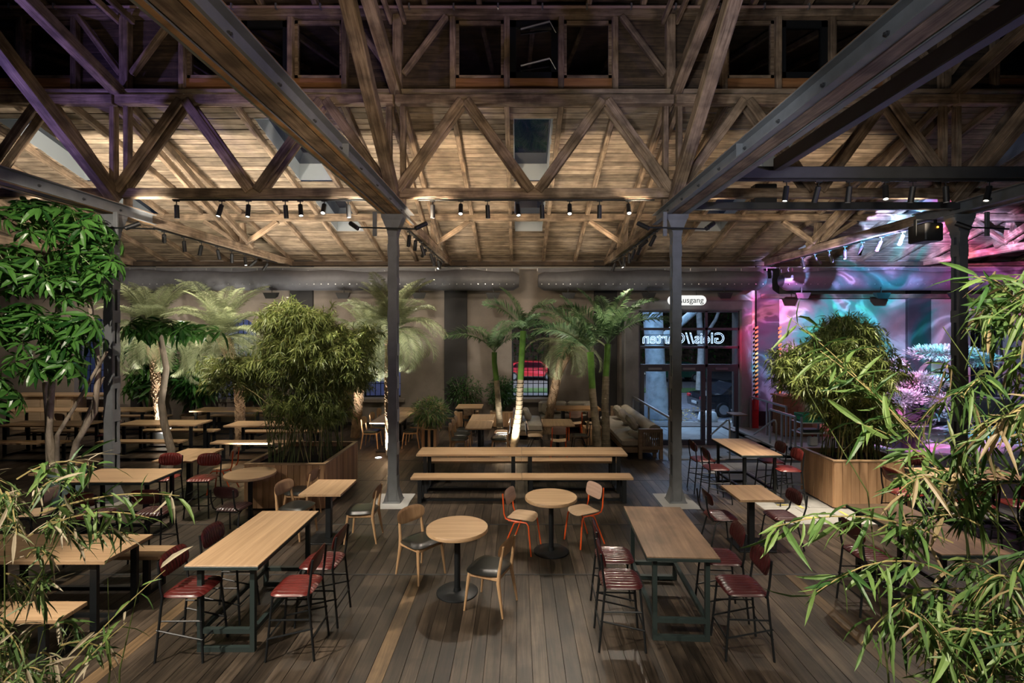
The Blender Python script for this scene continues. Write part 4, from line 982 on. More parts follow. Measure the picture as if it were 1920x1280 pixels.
# ------------------------------------------------------------------ floor lamps (in-ground), tracks, spotlights, projector
FL = Prefab('floor_spotlight', 'floor light')
FL.part('ring', MB().lathe([(.10, 0), (.10, .006), (.075, .008), (.075, .004)], 24), M_alu); FL.part('lens', MB().lathe([(.074, .0), (.074, .006), (.01, .0065)], 24), M_flens)
FLOOR_UP = (((-3.42, 12.25), 'beside the palm trunk right of the left planter', (-3.2, 12.9, 3.4), 330), ((-.25, 12.75), 'at the foot of the centre king palm', (.2, 14.6, 3.6), 260), ((-4.55, 12.95), 'under the wooden chair by the palms', (-4.7, 14.2, 3.5), 330),
            ((-6.1, 11.3), 'behind the left planter', (-7.0, 13.0, 3.6), 330), ((-9.7, 13.9), 'by the left phoenix palm', (-10.1, 14.6, 3.4), 330))
for (x, y), l, a, e in FLOOR_UP:
    FL.place(x, y, 0, 'bright round floor spotlight ' + l, 'floor spotlights'); spot((x, y, .06), a, e, 95, (1, .93, .82), .6, .05)
SPB = MB().lathe([(.012, .0), (.040, -.012), (.042, -.25), (.036, -.25), (.034, -.225), (.01, -.225)], 14).mesh('body', M_rubber, True)
SPS = MB().tube([(0, 0, 0), (0, 0, -.075)], .009, 6).box(0, 0, -.004, .10, .035, .02).mesh('stem', M_rubber)
SPL = MB().lathe([(.033, -.236), (.005, -.2365)], 14).mesh('lens', M_lens)
def spotlight(p, aim, label, grp, power=0, ang=38, col=NEUT):
    t = thing('track_spotlight', label, 'spotlight', p, 0, grp); link('stem', SPS, t)
    d = Vector(aim) - Vector(p); q = aimq(d); mt = Matrix.Translation((0, 0, -.07)) @ q.to_matrix().to_4x4()
    b = link('body', SPB, t, mt); link('lens', SPL, b)
    if power: spot(Vector(p) + Vector((0, 0, -.07)) + d.normalized() * .27, aim, power, ang, col)
def track(p, q, label):
    o = beam('light_track', p, q, .036, .03, M_rubber); tag(o, label, 'light track'); return o
track((-6.35, 9.2, 5.5), (-2.5, 9.2, 5.5), 'black light track under the girder above the left planter')
track((-1.85, 9.2, 5.5), (2.5, 9.2, 5.5), 'black light track under the girder above the long benches')
track((3.1, 7.7, 5.41), (8.4, 7.7, 5.41), 'black light track under the upper dark crossbeam at right')
Yg = 9.2
LEFT = [(331, (-6.2, 9.4, .8), 300), (416, (-5.9, 7.5, .6), 330), (466, (-4.6, 7.9, .4), 170), (535, (-4.1, 9.5, 1.6), 130), (563, (-2.9, 7.4, .7), 130), (608, (-2.8, 5.6, .9), 60), (653, (-2.6, 8.6, 0), 230)]
CENT = [(811, (-1.5, 9.2, .5), 210), (864, (-.8, 6.0, .78), 150), (914, (-.4, 9.6, .76), 120), (970, (.46, 7.0, .78), 150), (1016, (.6, 9.6, .76), 120), (1068, (.6, 5.4, 0), 120), (1124, (1.5, 9.5, .76), 140), (1178, (1.65, 5.7, .87), 170)]
RIGHT = [(1475, (3.3, 7.2, .78), 190), (1535, (4.4, 9.6, .87), 340), (1593, (5.0, 8.5, 0), 420), (1660, (4.5, 5.9, .5), 220), (1712, (6.0, 8.6, .6), 330), (1773, (6.9, 7.8, .87), 260), (1855, (5.6, 7.2, .0), 280)]
ordw = ['first', 'second', 'third', 'fourth', 'fifth', 'sixth', 'seventh', 'eighth', 'ninth', 'tenth']
for (px_, a, e), k in zip(LEFT, range(9)): spotlight(((px_ - 972) * Yg / 940, Yg, 5.485), a, 'black spotlight, %s from left on the track above the left planter' % ordw[k], 'track spotlights', e)
for (px_, a, e), k in zip(CENT, range(9)): spotlight(((px_ - 972) * Yg / 940, Yg, 5.485), a, 'black spotlight, %s from left on the track above the long benches' % ordw[k], 'track spotlights', e)
for (px_, a, e), k in zip(RIGHT, range(9)): spotlight(((px_ - 972) * 7.7 / 940, 7.7, 5.395), a, 'black spotlight, %s from the left on the right crossbeam' % ordw[k], 'track spotlights', e, 42)
TIE = {1: ('the tie beam left of the palms', [(-10.1, 14.4, 3), (-8, 12.6, .8), (-9, 12.8, .8), (-7.6, 13.6, 3), (-8.6, 15, .8), (-6.4, 12.7, .8), (-11.5, 12.8, .8), (-10.6, 15.2, .8)]),
       2: ('the tie beam behind the post left of the benches', [(-3.3, 13, .8), (-3.4, 14.6, .8), (-1, 12.6, .8), (-4.6, 15.2, 2.5), (-1, 13.6, .8), (-2.4, 13.5, .9), (-1.5, 15.7, .8), (-3.3, 12.8, 2.6)]),
       3: ('the tie beam behind the exit post', [(1.0, 13, .74), (.2, 14.2, 3), (1.9, 15.3, .78), (2.2, 13.4, 2.9), (2.9, 13.4, .5), (2.9, 14.9, .5), (4.6, 12.3, 0), (1.2, 15.9, .6)]),
       4: ('the tie beam of the right post', [(6.2, 9.6, 1.8), (6.9, 12.4, .9), (8.6, 14.6, 1.1), (7.4, 11.4, 0), (9.4, 13.5, 2.2), (10.4, 13.8, 2.4), (8.4, 12.6, 0)])}
for i, (l, aims) in TIE.items():
    bx = BX[i]; sx = 1 if i != 4 else -1
    track((bx + sx * .0, 10.2, 5.19), (bx + sx * .0, 15.4, 5.19), 'black light track under ' + l)
    for k, a in enumerate(aims):
        y = 10.5 + k * .62
        spotlight((bx, y, 5.175), a, 'spotlight, %s from the front, under %s' % (ordw[k], l), 'track spotlights', ((95, 60, 90) if i != 1 else (170, 120, 150))[k % 3] if i != 4 else (0, 70, 0)[k % 3], 40)
for i, sx in ((1, 1), (2, -1), (2, 1), (3, -1), (3, 1), (4, -1)):
    bx = BX[i]
    nm = {1: 'left post', 2: 'post left of the benches', 3: 'exit post', 4: 'right post'}[i]
    t = thing('bracket_spotlight', 'spotlight on the bracket of the %s, %s side' % (nm, 'left' if sx < 0 else 'right'), 'spotlight', ((bx + .27 - .30 if i == 4 and sx < 0 else bx - .55) if sx < 0 else bx + (.45 if i < 4 else .6), 8.87, 4.905), 0, 'bracket spotlights')
    q = aimq((sx * .8, .55, .55)); b = link('body', SPB, t, q.to_matrix().to_4x4()); link('lens', SPL, b)
pj = thing('light_projector', 'black effect projector hanging under the right tie beam', 'projector', (7.75, 9.55, 4.95))
obj('housing', MB().cbox(-.17, .17, -.22, .22, -.17, .17, .02), M_rubber, pj); obj('yoke', MB().b2(-.2, -.185, -.03, .03, -.05, .26).b2(.185, .2, -.03, .03, -.05, .26).b2(-.2, .2, -.03, .03, .25, .265), M_blk, pj)
obj('lens', MB().lathe([(.06, 0), (.06, .03), (.01, .031)], 16), M_lens, pj).matrix_local = Matrix.Translation((.05, .22, 0)) @ Matrix.Rotation(-PI / 2, 4, 'X')
obj('indicator', MB().box(.05, -.225, .08, .025, .012, .025), emis('amber_led', (1, .4, .02), 6), pj)
t = thing('equipment_box', 'flat black equipment box fixed above the lower crossbeam at right', 'box', (4.55, 9.3, 5.5)); obj('housing', MB().cbox(-.2, .2, -.1, .1, -.1, .3, .01), M_rubber, t); obj('mount', MB().b2(-.03, .03, -.03, .03, -.15, -.1), M_blk, t)
# coloured aurora from the projector: a gobo spot
def gobo(p, aim, power, ang, scale, seed):
    o = spot(p, aim, power, ang, (1, 1, 1), .35, .01); d = o.data; d.use_nodes = True; nt = d.node_tree; nt.nodes.clear()
    tc = N(nt, 'ShaderNodeTexCoord'); mp = N(nt, 'ShaderNodeMapping'); mp.inputs['Location'].default_value = (seed, seed * .7, 0); nt.links.new(tc.outputs['Normal'], mp.inputs[0])
    n0 = N(nt, 'ShaderNodeTexNoise'); n0.inputs['Scale'].default_value = scale; n0.inputs['Detail'].default_value = 3; nt.links.new(mp.outputs[0], n0.inputs[0])
    ad = N(nt, 'ShaderNodeMix', data_type='RGBA'); ad.inputs[0].default_value = .28; nt.links.new(mp.outputs[0], ad.inputs[6]); nt.links.new(n0.outputs['Color'], ad.inputs[7])
    n1 = N(nt, 'ShaderNodeTexNoise'); n1.inputs['Scale'].default_value = scale * 1.4; n1.inputs['Detail'].default_value = 4; n1.inputs['Distortion'].default_value = 1.5; nt.links.new(ad.outputs[2], n1.inputs[0])
    hue = ramp(nt, n1.outputs[0], [(.28, (.05, .85, .6)), (.38, (.08, .62, 1)), (.45, (.42, .45, 1)), (.52, (.72, .45, 1)), (.60, (1, .25, .85)), (.70, (1, .25, .5))])
    n2 = N(nt, 'ShaderNodeTexNoise'); n2.inputs['Scale'].default_value = scale * 2.2; n2.inputs['Detail'].default_value = 5; n2.inputs['Distortion'].default_value = 2.5; nt.links.new(ad.outputs[2], n2.inputs[0])
    br = ramp(nt, n2.outputs[0], [(.30, (.42,) * 3), (.50, (.75,) * 3), (.56, (1.9,) * 3), (.61, (.7,) * 3)])
    mx = N(nt, 'ShaderNodeMix', data_type='RGBA', blend_type='MULTIPLY'); mx.inputs[0].default_value = 1; nt.links.new(hue, mx.inputs[6]); nt.links.new(br, mx.inputs[7])
    e = N(nt, 'ShaderNodeEmission'); nt.links.new(mx.outputs[2], e.inputs[0]); ou = N(nt, 'ShaderNodeOutputLight'); nt.links.new(e.outputs[0], ou.inputs[0])
gobo((7.8, 9.9, 4.95), (11.8, 16.4, 3.3), 4200, 74, 2.0, 3.1)
gobo((7.8, 9.9, 4.95), (10.4, 13.5, 1.9), 2200, 40, 2.6, 8.4)
spot((6.3, 15.3, 3.2), (7.3, 16.1, 2.6), 40, 60, (1, .01, .14), .9, .05)
spot((9.5, 12.2, 5.0), (8.0, 16.5, 3), 60, 80, (1, .12, .5), .9, .1)

#PLANTS
# ------------------------------------------------------------------ plants
RP = random.Random(21)
def rvec(zb=0):
    return Vector((RP.gauss(0, 1), RP.gauss(0, 1), RP.gauss(zb, 1))).normalized()
def leaf4(mb, p, d, L, W, droop=.2):
    d = d.normalized(); s = d.cross(Vector((RP.gauss(0, .4), RP.gauss(0, .4), 1))).normalized() * W / 2
    m = p + d * L * .42; tip = p + d * L + Vector((0, 0, -droop * L))
    mb.add([p, m + s, tip, m - s], [(0, 1, 2, 3)])
def blade(mb, p, d, L, W, droop=.35, fold=.15):
    d = d.normalized(); s = d.cross(Vector((RP.gauss(0, .35), RP.gauss(0, .35), 1))).normalized(); up = s.cross(d)
    def at(t): return p + d * L * t + Vector((0, 0, -droop * L * t * t))
    a, b, c = at(.16), at(.5), at(.8); h = up * W * fold
    mb.add([at(0), a + s * W * .38 + h, a - h * .5, a - s * W * .38 + h, b + s * W * .5 + h, b - h * .5, b - s * W * .5 + h, c + s * W * .3 + h * .6, c - h * .4, c - s * W * .3 + h * .6, at(1.0)],
           [(0, 1, 2), (0, 2, 3), (1, 4, 5, 2), (2, 5, 6, 3), (4, 7, 8, 5), (5, 8, 9, 6), (7, 10, 8), (8, 10, 9)])
def arc(p, q, sag, n=6):
    p, q = Vector(p), Vector(q)
    return [p.lerp(q, k / n) + Vector((0, 0, sag * 4 * (k / n) * (1 - k / n))) for k in range(n + 1)]
# --- planter bamboos
def bamboo(name, label, x0, x1, y0, y1, z0, top, blobs, ncane, nleaf, lm, lsize=.13, group=None):
    t = thing(name, label, 'bamboo', ((x0 + x1) / 2, (y0 + y1) / 2, z0))
    for k in range(ncane):
        x, y = RP.uniform(x0, x1), RP.uniform(y0, y1); b = RP.choice(blobs); bx, by, bz = b[0] + RP.gauss(0, b[3] * .45), b[1] + RP.gauss(0, b[3] * .4), b[2] + RP.uniform(-.2, .7) * b[4]
        pts = [(x, y, z0)] + [(x + (bx - x) * s ** 2, y + (by - y) * s ** 2, z0 + (bz - z0) * s) for s in (.3, .55, .8, 1)]
        obj('cane', MB().tube([Vector(p) - t.location for p in pts], [.009, .008, .007, .005, .003], 5), M_cane if RP.random() > .3 else M_canedry, t)
    mb = MB(); tw = MB()
    for b in blobs:
        n = int(nleaf * b[5])
        for k in range(n // 26):
            r = RP.random() ** .5 * (.95 if RP.random() < .85 else 1.2); d = rvec(.1); c = Vector((b[0] + d.x * b[3] * r, b[1] + d.y * b[3] * r * .9, b[2] + d.z * b[4] * r)) - t.location
            h = Vector((d.x + RP.gauss(0, .4), d.y + RP.gauss(0, .4), RP.uniform(.1, .9))).normalized(); L = RP.uniform(.25, .55)
            P = [c + h * L * (q / 4 - .5) + Vector((0, 0, -.35 * L * (q / 4) ** 2)) for q in range(5)]; tw.tube(P, [.003, .0025, .002, .0015, .001], 3, False)
            for j in range(26):
                f = (.1 + .9 * RP.random()) * 4; q = min(3, int(f)); tg = (P[q + 1] - P[q]).normalized()
                leaf4(mb, P[q].lerp(P[q + 1], f - q) + rvec() * .015, tg * .6 + rvec(-.45) * .8, lsize * RP.uniform(.6, 1.25), lsize * RP.uniform(.10, .16), .25)
    obj('foliage', mb, lm, t, kind='stuff'); obj('twigs', tw, M_canedry, t, kind='stuff'); return t
bamboo('potted_bamboo', 'tall bushy bamboo with bare canes in the large left planter', -4.6, -3.5, 8.9, 10.25, .7, 3.6,
       [(-3.95, 9.5, 2.75, .85, .80, 1.0), (-4.2, 9.4, 3.25, .55, .45, .4), (-3.3, 9.6, 2.45, .50, .55, .35), (-5.2, 9.4, 2.35, .75, .40, .30), (-4.0, 9.5, 1.75, .75, .5, .38), (-3.0, 9.7, 3.0, .30, .30, .10)], 70, 15000, L_bam, .165)
bamboo('potted_bamboo', 'wide dark bamboo in the pale right planter, against the coloured wall', 5.7, 6.7, 8.9, 9.6, .74, 3.4,
       [(5.75, 9.2, 2.35, .85, .75, .9), (6.1, 9.3, 3.0, .55, .45, .35), (6.4, 9.3, 1.55, .60, .55, .45), (5.1, 9.2, 2.45, .40, .5, .22), (6.6, 9.3, 2.4, .45, .5, .2)], 60, 15000, L_bam, .165)
# --- feathery shrub etc
def shrub(name, label, x, y, z0, h, r, n, lm, ls=.12, lw=.02, cat='shrub', stems=6, ry=None):
    ry = ry or r
    t = thing(name, label, cat, (x, y, z0)); mb = MB()
    for k in range(stems):
        a = RP.uniform(0, 2 * PI); obj('stem', MB().tube([(0, 0, 0), (r * .3 * math.cos(a), ry * .3 * math.sin(a), h * .5), (r * .7 * math.cos(a), ry * .7 * math.sin(a), h * .9)], [.012, .008, .004], 5), M_bark, t)
    for k in range(n):
        d = rvec(.1); q = RP.random() ** .5; c = Vector((d.x * r * q, d.y * ry * q, h * .58 + d.z * h * .42 * q)); leaf4(mb, c, d + rvec(-.2) * .7, ls * RP.uniform(.6, 1.3), lw * RP.uniform(.7, 1.3), .25)
    obj('foliage', mb, lm, t, kind='stuff'); return t
shrub('feathery_shrub', 'bright feathery green shrub in the small slatted planter', -2.37, 13.5, .42, .85, .48, 1500, L_bamfI, .2, .022)
shrub('dark_shrub', 'dark airy shrub in front of the dark wall strip left of the centre window', -1.75, 16.22, .42, 1.25, .62, 900, L_schd, .12, .03, ry=.2)
shrub('dark_shrub', 'dense dark shrub just left of the barred centre window', -.55, 16.22, .42, 1.2, .5, 1500, L_schd, .12, .03, ry=.2)
shrub('croton_shrub', 'yellow-green leafy shrub in a black pot left of the palms', -5.75, 15.6, .45, 1.1, .5, 800, L_yel, .17, .06)
shrub('dark_shrub', 'big dark broad-leaved shrub in the wide wooden tub', -10.27, 15.9, .4, 2.2, .75, 900, L_schd, .28, .10, ry=.42)
# --- compound-leaved trees
def palmate(n=8, L=.30, W=.085):
    mb = MB()
    for k in range(n):
        a = 2 * PI * k / n + RP.uniform(-.2, .2); d = Vector((math.cos(a), math.sin(a), RP.uniform(-.35, .05)))
        blade(mb, Vector((0, 0, 0)) + d * .04, d, L * RP.uniform(.7, 1.1), W * RP.uniform(.8, 1.1), .45, .12)
    mb.tube([(0, 0, 0), (0, 0, -.02)], .006, 5); return mb
PALM = {m.name: [palmate(RP.choice((7, 8, 9))).mesh('leaf', m) for _ in range(5)] for m in (L_sch, L_schd)}
def tree(name, label, base, trunks, clusters, lm, sc=1.0, bark=M_bark):
    t = thing(name, label, 'tree', base); B = Vector(base)
    for pts, r0 in trunks:
        n = len(pts); obj('trunk', MB().tube([Vector(p) - B for p in pts], [r0 * (1 - .45 * k / (n - 1)) for k in range(n)], 10), bark, t, True)
    pet = MB()
    for (c, rr, n) in clusters:
        c = Vector(c)
        for k in range(n):
            d = rvec(.15); p = c + Vector((d.x * rr[0], d.y * rr[1], d.z * rr[2])) * RP.random() ** .4 - B
            q = Vector((0, 0, 1)).rotation_difference((Vector((d.x, d.y, .9)) + rvec() * .35).normalized())
            s = sc * RP.uniform(.7, 1.2)
            link('leaf', RP.choice(PALM[lm.name]), t, Matrix.Translation(p) @ q.to_matrix().to_4x4() @ Matrix.Rotation(RP.uniform(0, 6), 4, 'Z') @ Matrix.Scale(s, 4))
            pet.bar(p, (c - B) * .6 + p * .4 + Vector((0, 0, -.12)), .008, .008)
    obj('leaf_stalk', pet, M_cane, t, kind='stuff'); return t
tree('umbrella_tree', 'tall many-stemmed tree with glossy hand-shaped leaves, far left', (-8.05, 8.95, .5),
     [([(-8.0, 8.9, .5), (-7.75, 8.8, 1.15), (-7.35, 8.7, 1.7), (-7.2, 8.6, 2.5), (-7.3, 8.5, 3.8), (-7.2, 8.5, 4.3)], .055), ([(-8.1, 8.8, .5), (-8.0, 8.7, 1.3), (-7.35, 8.5, 2.1), (-6.9, 8.4, 2.75)], .04),
      ([(-8.25, 8.9, .5), (-8.15, 8.7, 1.4), (-7.9, 8.5, 2.3), (-7.75, 8.5, 4.1)], .065), ([(-8.4, 9, .5), (-8.35, 8.9, 1.6), (-8.3, 8.7, 3.2)], .06), ([(-8.1, 9.05, .5), (-7.7, 8.9, 1.5), (-7.2, 8.7, 2.3)], .035)],
     [((-7.9, 8.3, 4.95), (.75, .5, .32), 30), ((-7.05, 8.2, 4.6), (.55, .45, .45), 34), ((-6.75, 8.1, 4.2), (.30, .3, .25), 10), ((-8.2, 8.2, 4.1), (.55, .5, .40), 32), ((-7.3, 8.2, 3.9), (.6, .45, .40), 34), ((-8.1, 8.2, 3.2), (.55, .5, .4), 32), ((-7.2, 8.1, 3.15), (.45, .4, .35), 24), ((-7.6, 8.1, 2.6), (.75, .4, .3), 30), ((-8.4, 8.0, 2.0), (.35, .4, .4), 16)], L_sch, .80)
tree('umbrella_tree', 'slim dark-stemmed tree with a flat crown of dark leaves right of the left post', (-7.88, 11.3, 0), [([(-7.88, 11.3, 0), (-7.82, 11.3, .42), (-7.98, 11.3, 1.0), (-8.05, 11.3, 1.5), (-7.93, 11.3, 2.25), (-8.08, 11.3, 3.0), (-8.12, 11.3, 3.25)], .09)],
     [((-8.25, 11.2, 3.2), (.85, .5, .2), 28), ((-7.3, 11.2, 3.12), (.6, .4, .14), 12)], L_schd, 1.05, M_bark)
tree('umbrella_tree', 'leafy tree in the wooden tub by the wall behind the left post', (-11.9, 16.15, .3), [([(-11.9, 16.15, .3), (-11.8, 16.1, 1.4), (-11.6, 16, 2.6)], .05), ([(-11.95, 16.15, .3), (-12.2, 16.1, 1.4), (-12.4, 16, 2.5)], .04)],
     [((-11.9, 16.0, 2.4), (.75, .2, .6), 34), ((-12.1, 16.0, 1.45), (.65, .2, .5), 26)], L_sch, 1.2)
tree('umbrella_tree', 'dark leafy tree between the two left palms, by the wall', (-8.9, 16.2, .0), [([(-8.9, 16.2, 0), (-8.85, 16.2, 1.4), (-8.8, 16.1, 2.4)], .05)], [((-8.9, 16.1, 2.0), (.6, .15, .6), 18), ((-8.6, 16.1, 1.3), (.5, .15, .4), 14)], L_schd, 1.1)
# --- palms
def frond(L, n, llen, lw, curve, rise, m, rr=.012, vdroop=.35, stiff=.3):
    mb = MB(); pts = []; p = Vector((0, 0, 0)); a = rise
    K = 14
    for k in range(K + 1):
        pts.append(p.copy()); p = p + Vector((math.cos(a), 0, math.sin(a))) * L / K; a -= curve / K * (.6 + .8 * k / K)
    mb.tube(pts, [rr * (1 - .8 * k / K) for k in range(K + 1)], 5)
    for k in range(n):
        s = .10 + .88 * k / n; f = s * K; i = min(K - 1, int(f)); q = pts[i].lerp(pts[i + 1], f - i); tg = (pts[i + 1] - pts[i]).normalized(); nrm = Vector((-tg.z, 0, tg.x))
        ll = llen * (math.sin(PI * min(1, .22 + .78 * s)) ** .6) * RP.uniform(.85, 1.1)
        for sy in (-1, 1):
            d = (tg * (.45 + .5 * s) + Vector((0, sy, 0)) + nrm * (stiff * RP.uniform(.6, 1.3))).normalized()
            wv = tg * lw / 2; m1 = q + d * ll * .45; tip = q + d * ll + Vector((0, 0, -vdroop * ll * RP.uniform(.6, 1.3)))
            mb.add([q, m1 + wv, tip, m1 - wv], [(0, 1, 2, 3)])
    return mb.mesh('frond', m)
PHX = [frond(1.5, 92, .34, .0135, 1.0 + .5 * k, 1.25 - .32 * k, L_phx, .011, .3, .35) for k in range(5)]
def phoenix(label, base, pts, r, crown, nf, size=1.0, seed=1):
    rr = random.Random(seed); t = thing('phoenix_palm', label, 'palm', base); B = Vector(base); P = [Vector(p) - B for p in pts]
    tr = MB(); n = len(P); tr.tube(P, [r * (1.15 if k == 0 else 1 + (.5 if k >= n - 2 else 0)) for k in range(n)], 12)
    tot = 0
    for k in range(n - 1):
        d = P[k + 1] - P[k]; st = max(1, int(d.length / .035))
        for j in range(st):
            c = P[k] + d * j / st; tot += 1; rad_ = r * (1 + (.5 if k >= n - 2 else 0))
            for q in range(5):
                a = tot * 2.39996 + q * 2 * PI / 5 + rr.uniform(-.35, .35); o = Vector((math.cos(a), math.sin(a), 0)); s = Vector((-o.y, o.x, 0)); w_ = rad_ * .34
                b = c + o * rad_ * .95; tr.add([b - s * w_, b + s * w_, b + o * rad_ * .32 + Vector((0, 0, .045)), b + Vector((0, 0, .05))], [(0, 1, 2), (1, 3, 2), (3, 0, 2)])
    obj('trunk', tr, M_phx, t)
    top = P[-1]
    for k in range(nf):
        v = min(4, int(5 * k / nf)); az = k * 2.39996 + rr.uniform(-.2, .2)
        link('frond', PHX[v], t, Matrix.Translation(top + Vector((0, 0, .1 - .04 * v))) @ Matrix.Rotation(az, 4, 'Z') @ Matrix.Rotation(rr.uniform(-.2, .2), 4, 'X') @ Matrix.Scale(size * rr.uniform(.85, 1.12), 4))
    return t
phoenix('phoenix palm with lit knobbly trunk, right of the left post', (-10.1, 14.2, .3), [(-10.1, 14.2, .3), (-10.25, 14.2, 1.3), (-10.3, 14.2, 2.2), (-10.35, 14.2, 2.6), (-10.4, 14.2, 3.05)], .115, 0, 46, 1.15, 1)
phoenix('phoenix palm behind the left planter bamboo, left', (-7.5, 13.5, 0), [(-7.5, 13.5, 0), (-7.55, 13.6, 1.0), (-7.75, 13.8, 2.0), (-8.1, 14, 2.55), (-8.25, 14, 2.9)], .11, 0, 46, 1.2, 2)
phoenix('phoenix palm left of the bench post, shorter with white-lit trunk', (-4.75, 14.6, 0), [(-4.75, 14.6, 0), (-4.65, 14.6, 1.1), (-4.6, 14.6, 2.0), (-4.45, 14.6, 2.4), (-4.4, 14.6, 2.75)], .12, 0, 46, 1.05, 3)
phoenix('phoenix palm with its crown right behind the bench post', (-3.15, 12.42, 0), [(-3.15, 12.42, 0), (-3.2, 12.45, 1.1), (-3.22, 12.5, 2.2), (-3.18, 12.55, 2.75), (-3.15, 12.6, 3.1)], .11, 0, 48, 1.05, 4)
phoenix('leaning brown palm by the corner sofa, under the barred window', (.85, 15.1, 0), [(.85, 15.1, 0), (1.0, 15.1, .9), (1.2, 15.2, 1.8), (1.4, 15.2, 2.3), (1.45, 15.2, 2.6)], .12, 0, 30, .95, 5)
KNG = [frond(1.85, 50, .62, .042, .75 + .45 * k, 1.35 - .22 * k, L_king, .018, .32, .45) for k in range(4)]
def king(label, base, pts, r, fr, size=1.0):
    t = thing('king_palm', label, 'palm', base); B = Vector(base); P = [Vector(p) - B for p in pts]; n = len(P)
    h = n // 2
    ring = MB(); ring.tube(P[:h + 1], [r * (1.35 - .3 * k / h) for k in range(h + 1)], 12)
    for k in range(h):
        d = P[k + 1] - P[k]; st = max(1, int(d.length / .11))
        for j in range(st):
            c = P[k] + d * j / st; rk = r * (1.38 - .3 * (k + j / st) / h); ring.lathe([(rk * .95, -.008), (rk * 1.06, 0), (rk * .95, .008)], 12, c)
    obj('lower_trunk', ring, M_kbase, t, True)
    obj('crownshaft', MB().tube(P[h:], [r * (1.05, 1.0, 1.05, .8, .5, .4)[min(k, 5)] for k in range(n - h)], 12), M_king, t, True)
    for (az, v, roll, s) in fr:
        link('frond', KNG[v], t, Matrix.Translation(P[-1]) @ Matrix.Rotation(rad(az), 4, 'Z') @ Matrix.Rotation(rad(roll), 4, 'X') @ Matrix.Scale(s * size, 4))
    return t
king('slender king palm with green shaft, left of the two centre ones', (-.50, 14.2, 0), [(-.50, 14.2, 0), (-.53, 14.2, .5), (-.56, 14.2, .95), (-.62, 14.2, 1.7), (-.68, 14.2, 2.2), (-.68, 14.2, 2.5)], .075,
     [(180, 2, 25, .95), (150, 1, 0, .7), (10, 2, -20, .8), (60, 0, 0, .6), (-60, 1, 10, .6), (-20, 1, 0, .75)], .95)
king('tall king palm with bright green shaft in the centre, right of the slender one', (-.10, 13.4, 0), [(-.12, 13.4, 0), (-.05, 13.4, .5), (.02, 13.4, 1.0), (.06, 13.4, 1.8), (.10, 13.4, 2.6), (.13, 13.4, 3.1)], .085,
     [(165, 0, 0, .75), (185, 1, 30, .8), (20, 1, -20, .8), (70, 2, 0, .7), (-40, 2, 0, .65), (240, 3, 0, .6), (0, 3, 20, .6)], 1.0)
king('king palm with a wide crown before the exit, left trunk of the pair', (2.05, 13.1, 0), [(2.07, 13.1, 0), (2.04, 13.1, .5), (1.98, 13.1, 1.0), (1.93, 13.1, 1.6), (1.90, 13.1, 2.2), (1.88, 13.1, 2.55)], .085,
     [(178, 1, 10, 1.05), (160, 0, 0, .9), (205, 2, 20, .95), (120, 1, 0, .8), (20, 1, 0, .7), (230, 3, 0, .8)], 1.05)
king('king palm with a wide crown before the exit, right trunk of the pair', (2.35, 13.3, 0), [(2.33, 13.3, 0), (2.32, 13.3, .6), (2.30, 13.3, 1.2), (2.32, 13.3, 1.9), (2.36, 13.3, 2.4), (2.38, 13.3, 2.75)], .085,
     [(8, 1, -10, 1.05), (-15, 2, -15, 1.05), (30, 0, 0, .9), (170, 0, 0, .9), (100, 0, 0, .8), (-60, 1, 0, .8), (195, 1, 20, .9)], 1.05)
# --- cloud-pruned tree in the coloured light
bt = thing('cloud_pruned_tree', 'cloud-pruned tree with flat pads in coloured light, right', 'tree', (10.2, 13.4, 0))
obj('trunk', MB().tube([(0, 0, 0), (.1, 0, .5), (-.2, .05, 1.0), (.3, 0, 1.6), (.6, 0, 2.1), (.9, 0, 2.4)], [.12, .11, .10, .08, .06, .03], 10).tube([(-.1, .03, .9), (-.6, 0, 1.3), (-.9, 0, 1.7)], [.06, .05, .03], 8).tube([(.2, 0, 1.5), (-.3, -.1, 1.9), (-.5, -.1, 2.2)], [.05, .04, .02], 8).tube([(.1, 0, .6), (.7, -.2, .9), (.9, -.2, 1.2)], [.05, .04, .02], 8), plain('dark_bark', (.045, .034, .026), .9, bump=.6), bt, True)
for (x, y, z, r, h) in ((1.2, .1, 2.5, .85, .20), (.5, -.1, 1.75, .62, .22), (-.55, -.1, 2.2, .55, .2), (-.95, 0, 1.75, .65, .22), (.95, -.2, 1.25, .45, .18), (-.3, -.3, 1.35, .6, .2), (2.3, .2, 2.3, .5, .16)):
    mb = MB()
    for k in range(2200):
        d = rvec(.3); q = RP.random() ** .35 * (1 + .06 * math.sin(7 * math.atan2(d.y, d.x) + x)); leaf4(mb, Vector((x + d.x * r * q, y + d.y * r * q * .8, z + d.z * h * q)), d + Vector((0, 0, .4)), RP.uniform(.07, .12), .03, .05)
    o = obj('foliage_pad', mb, L_bon, bt); o['kind'] = 'stuff'
pot(10.2, 13.4, .5, .42, M_rubber, 'large dark pot of the cloud-pruned tree')
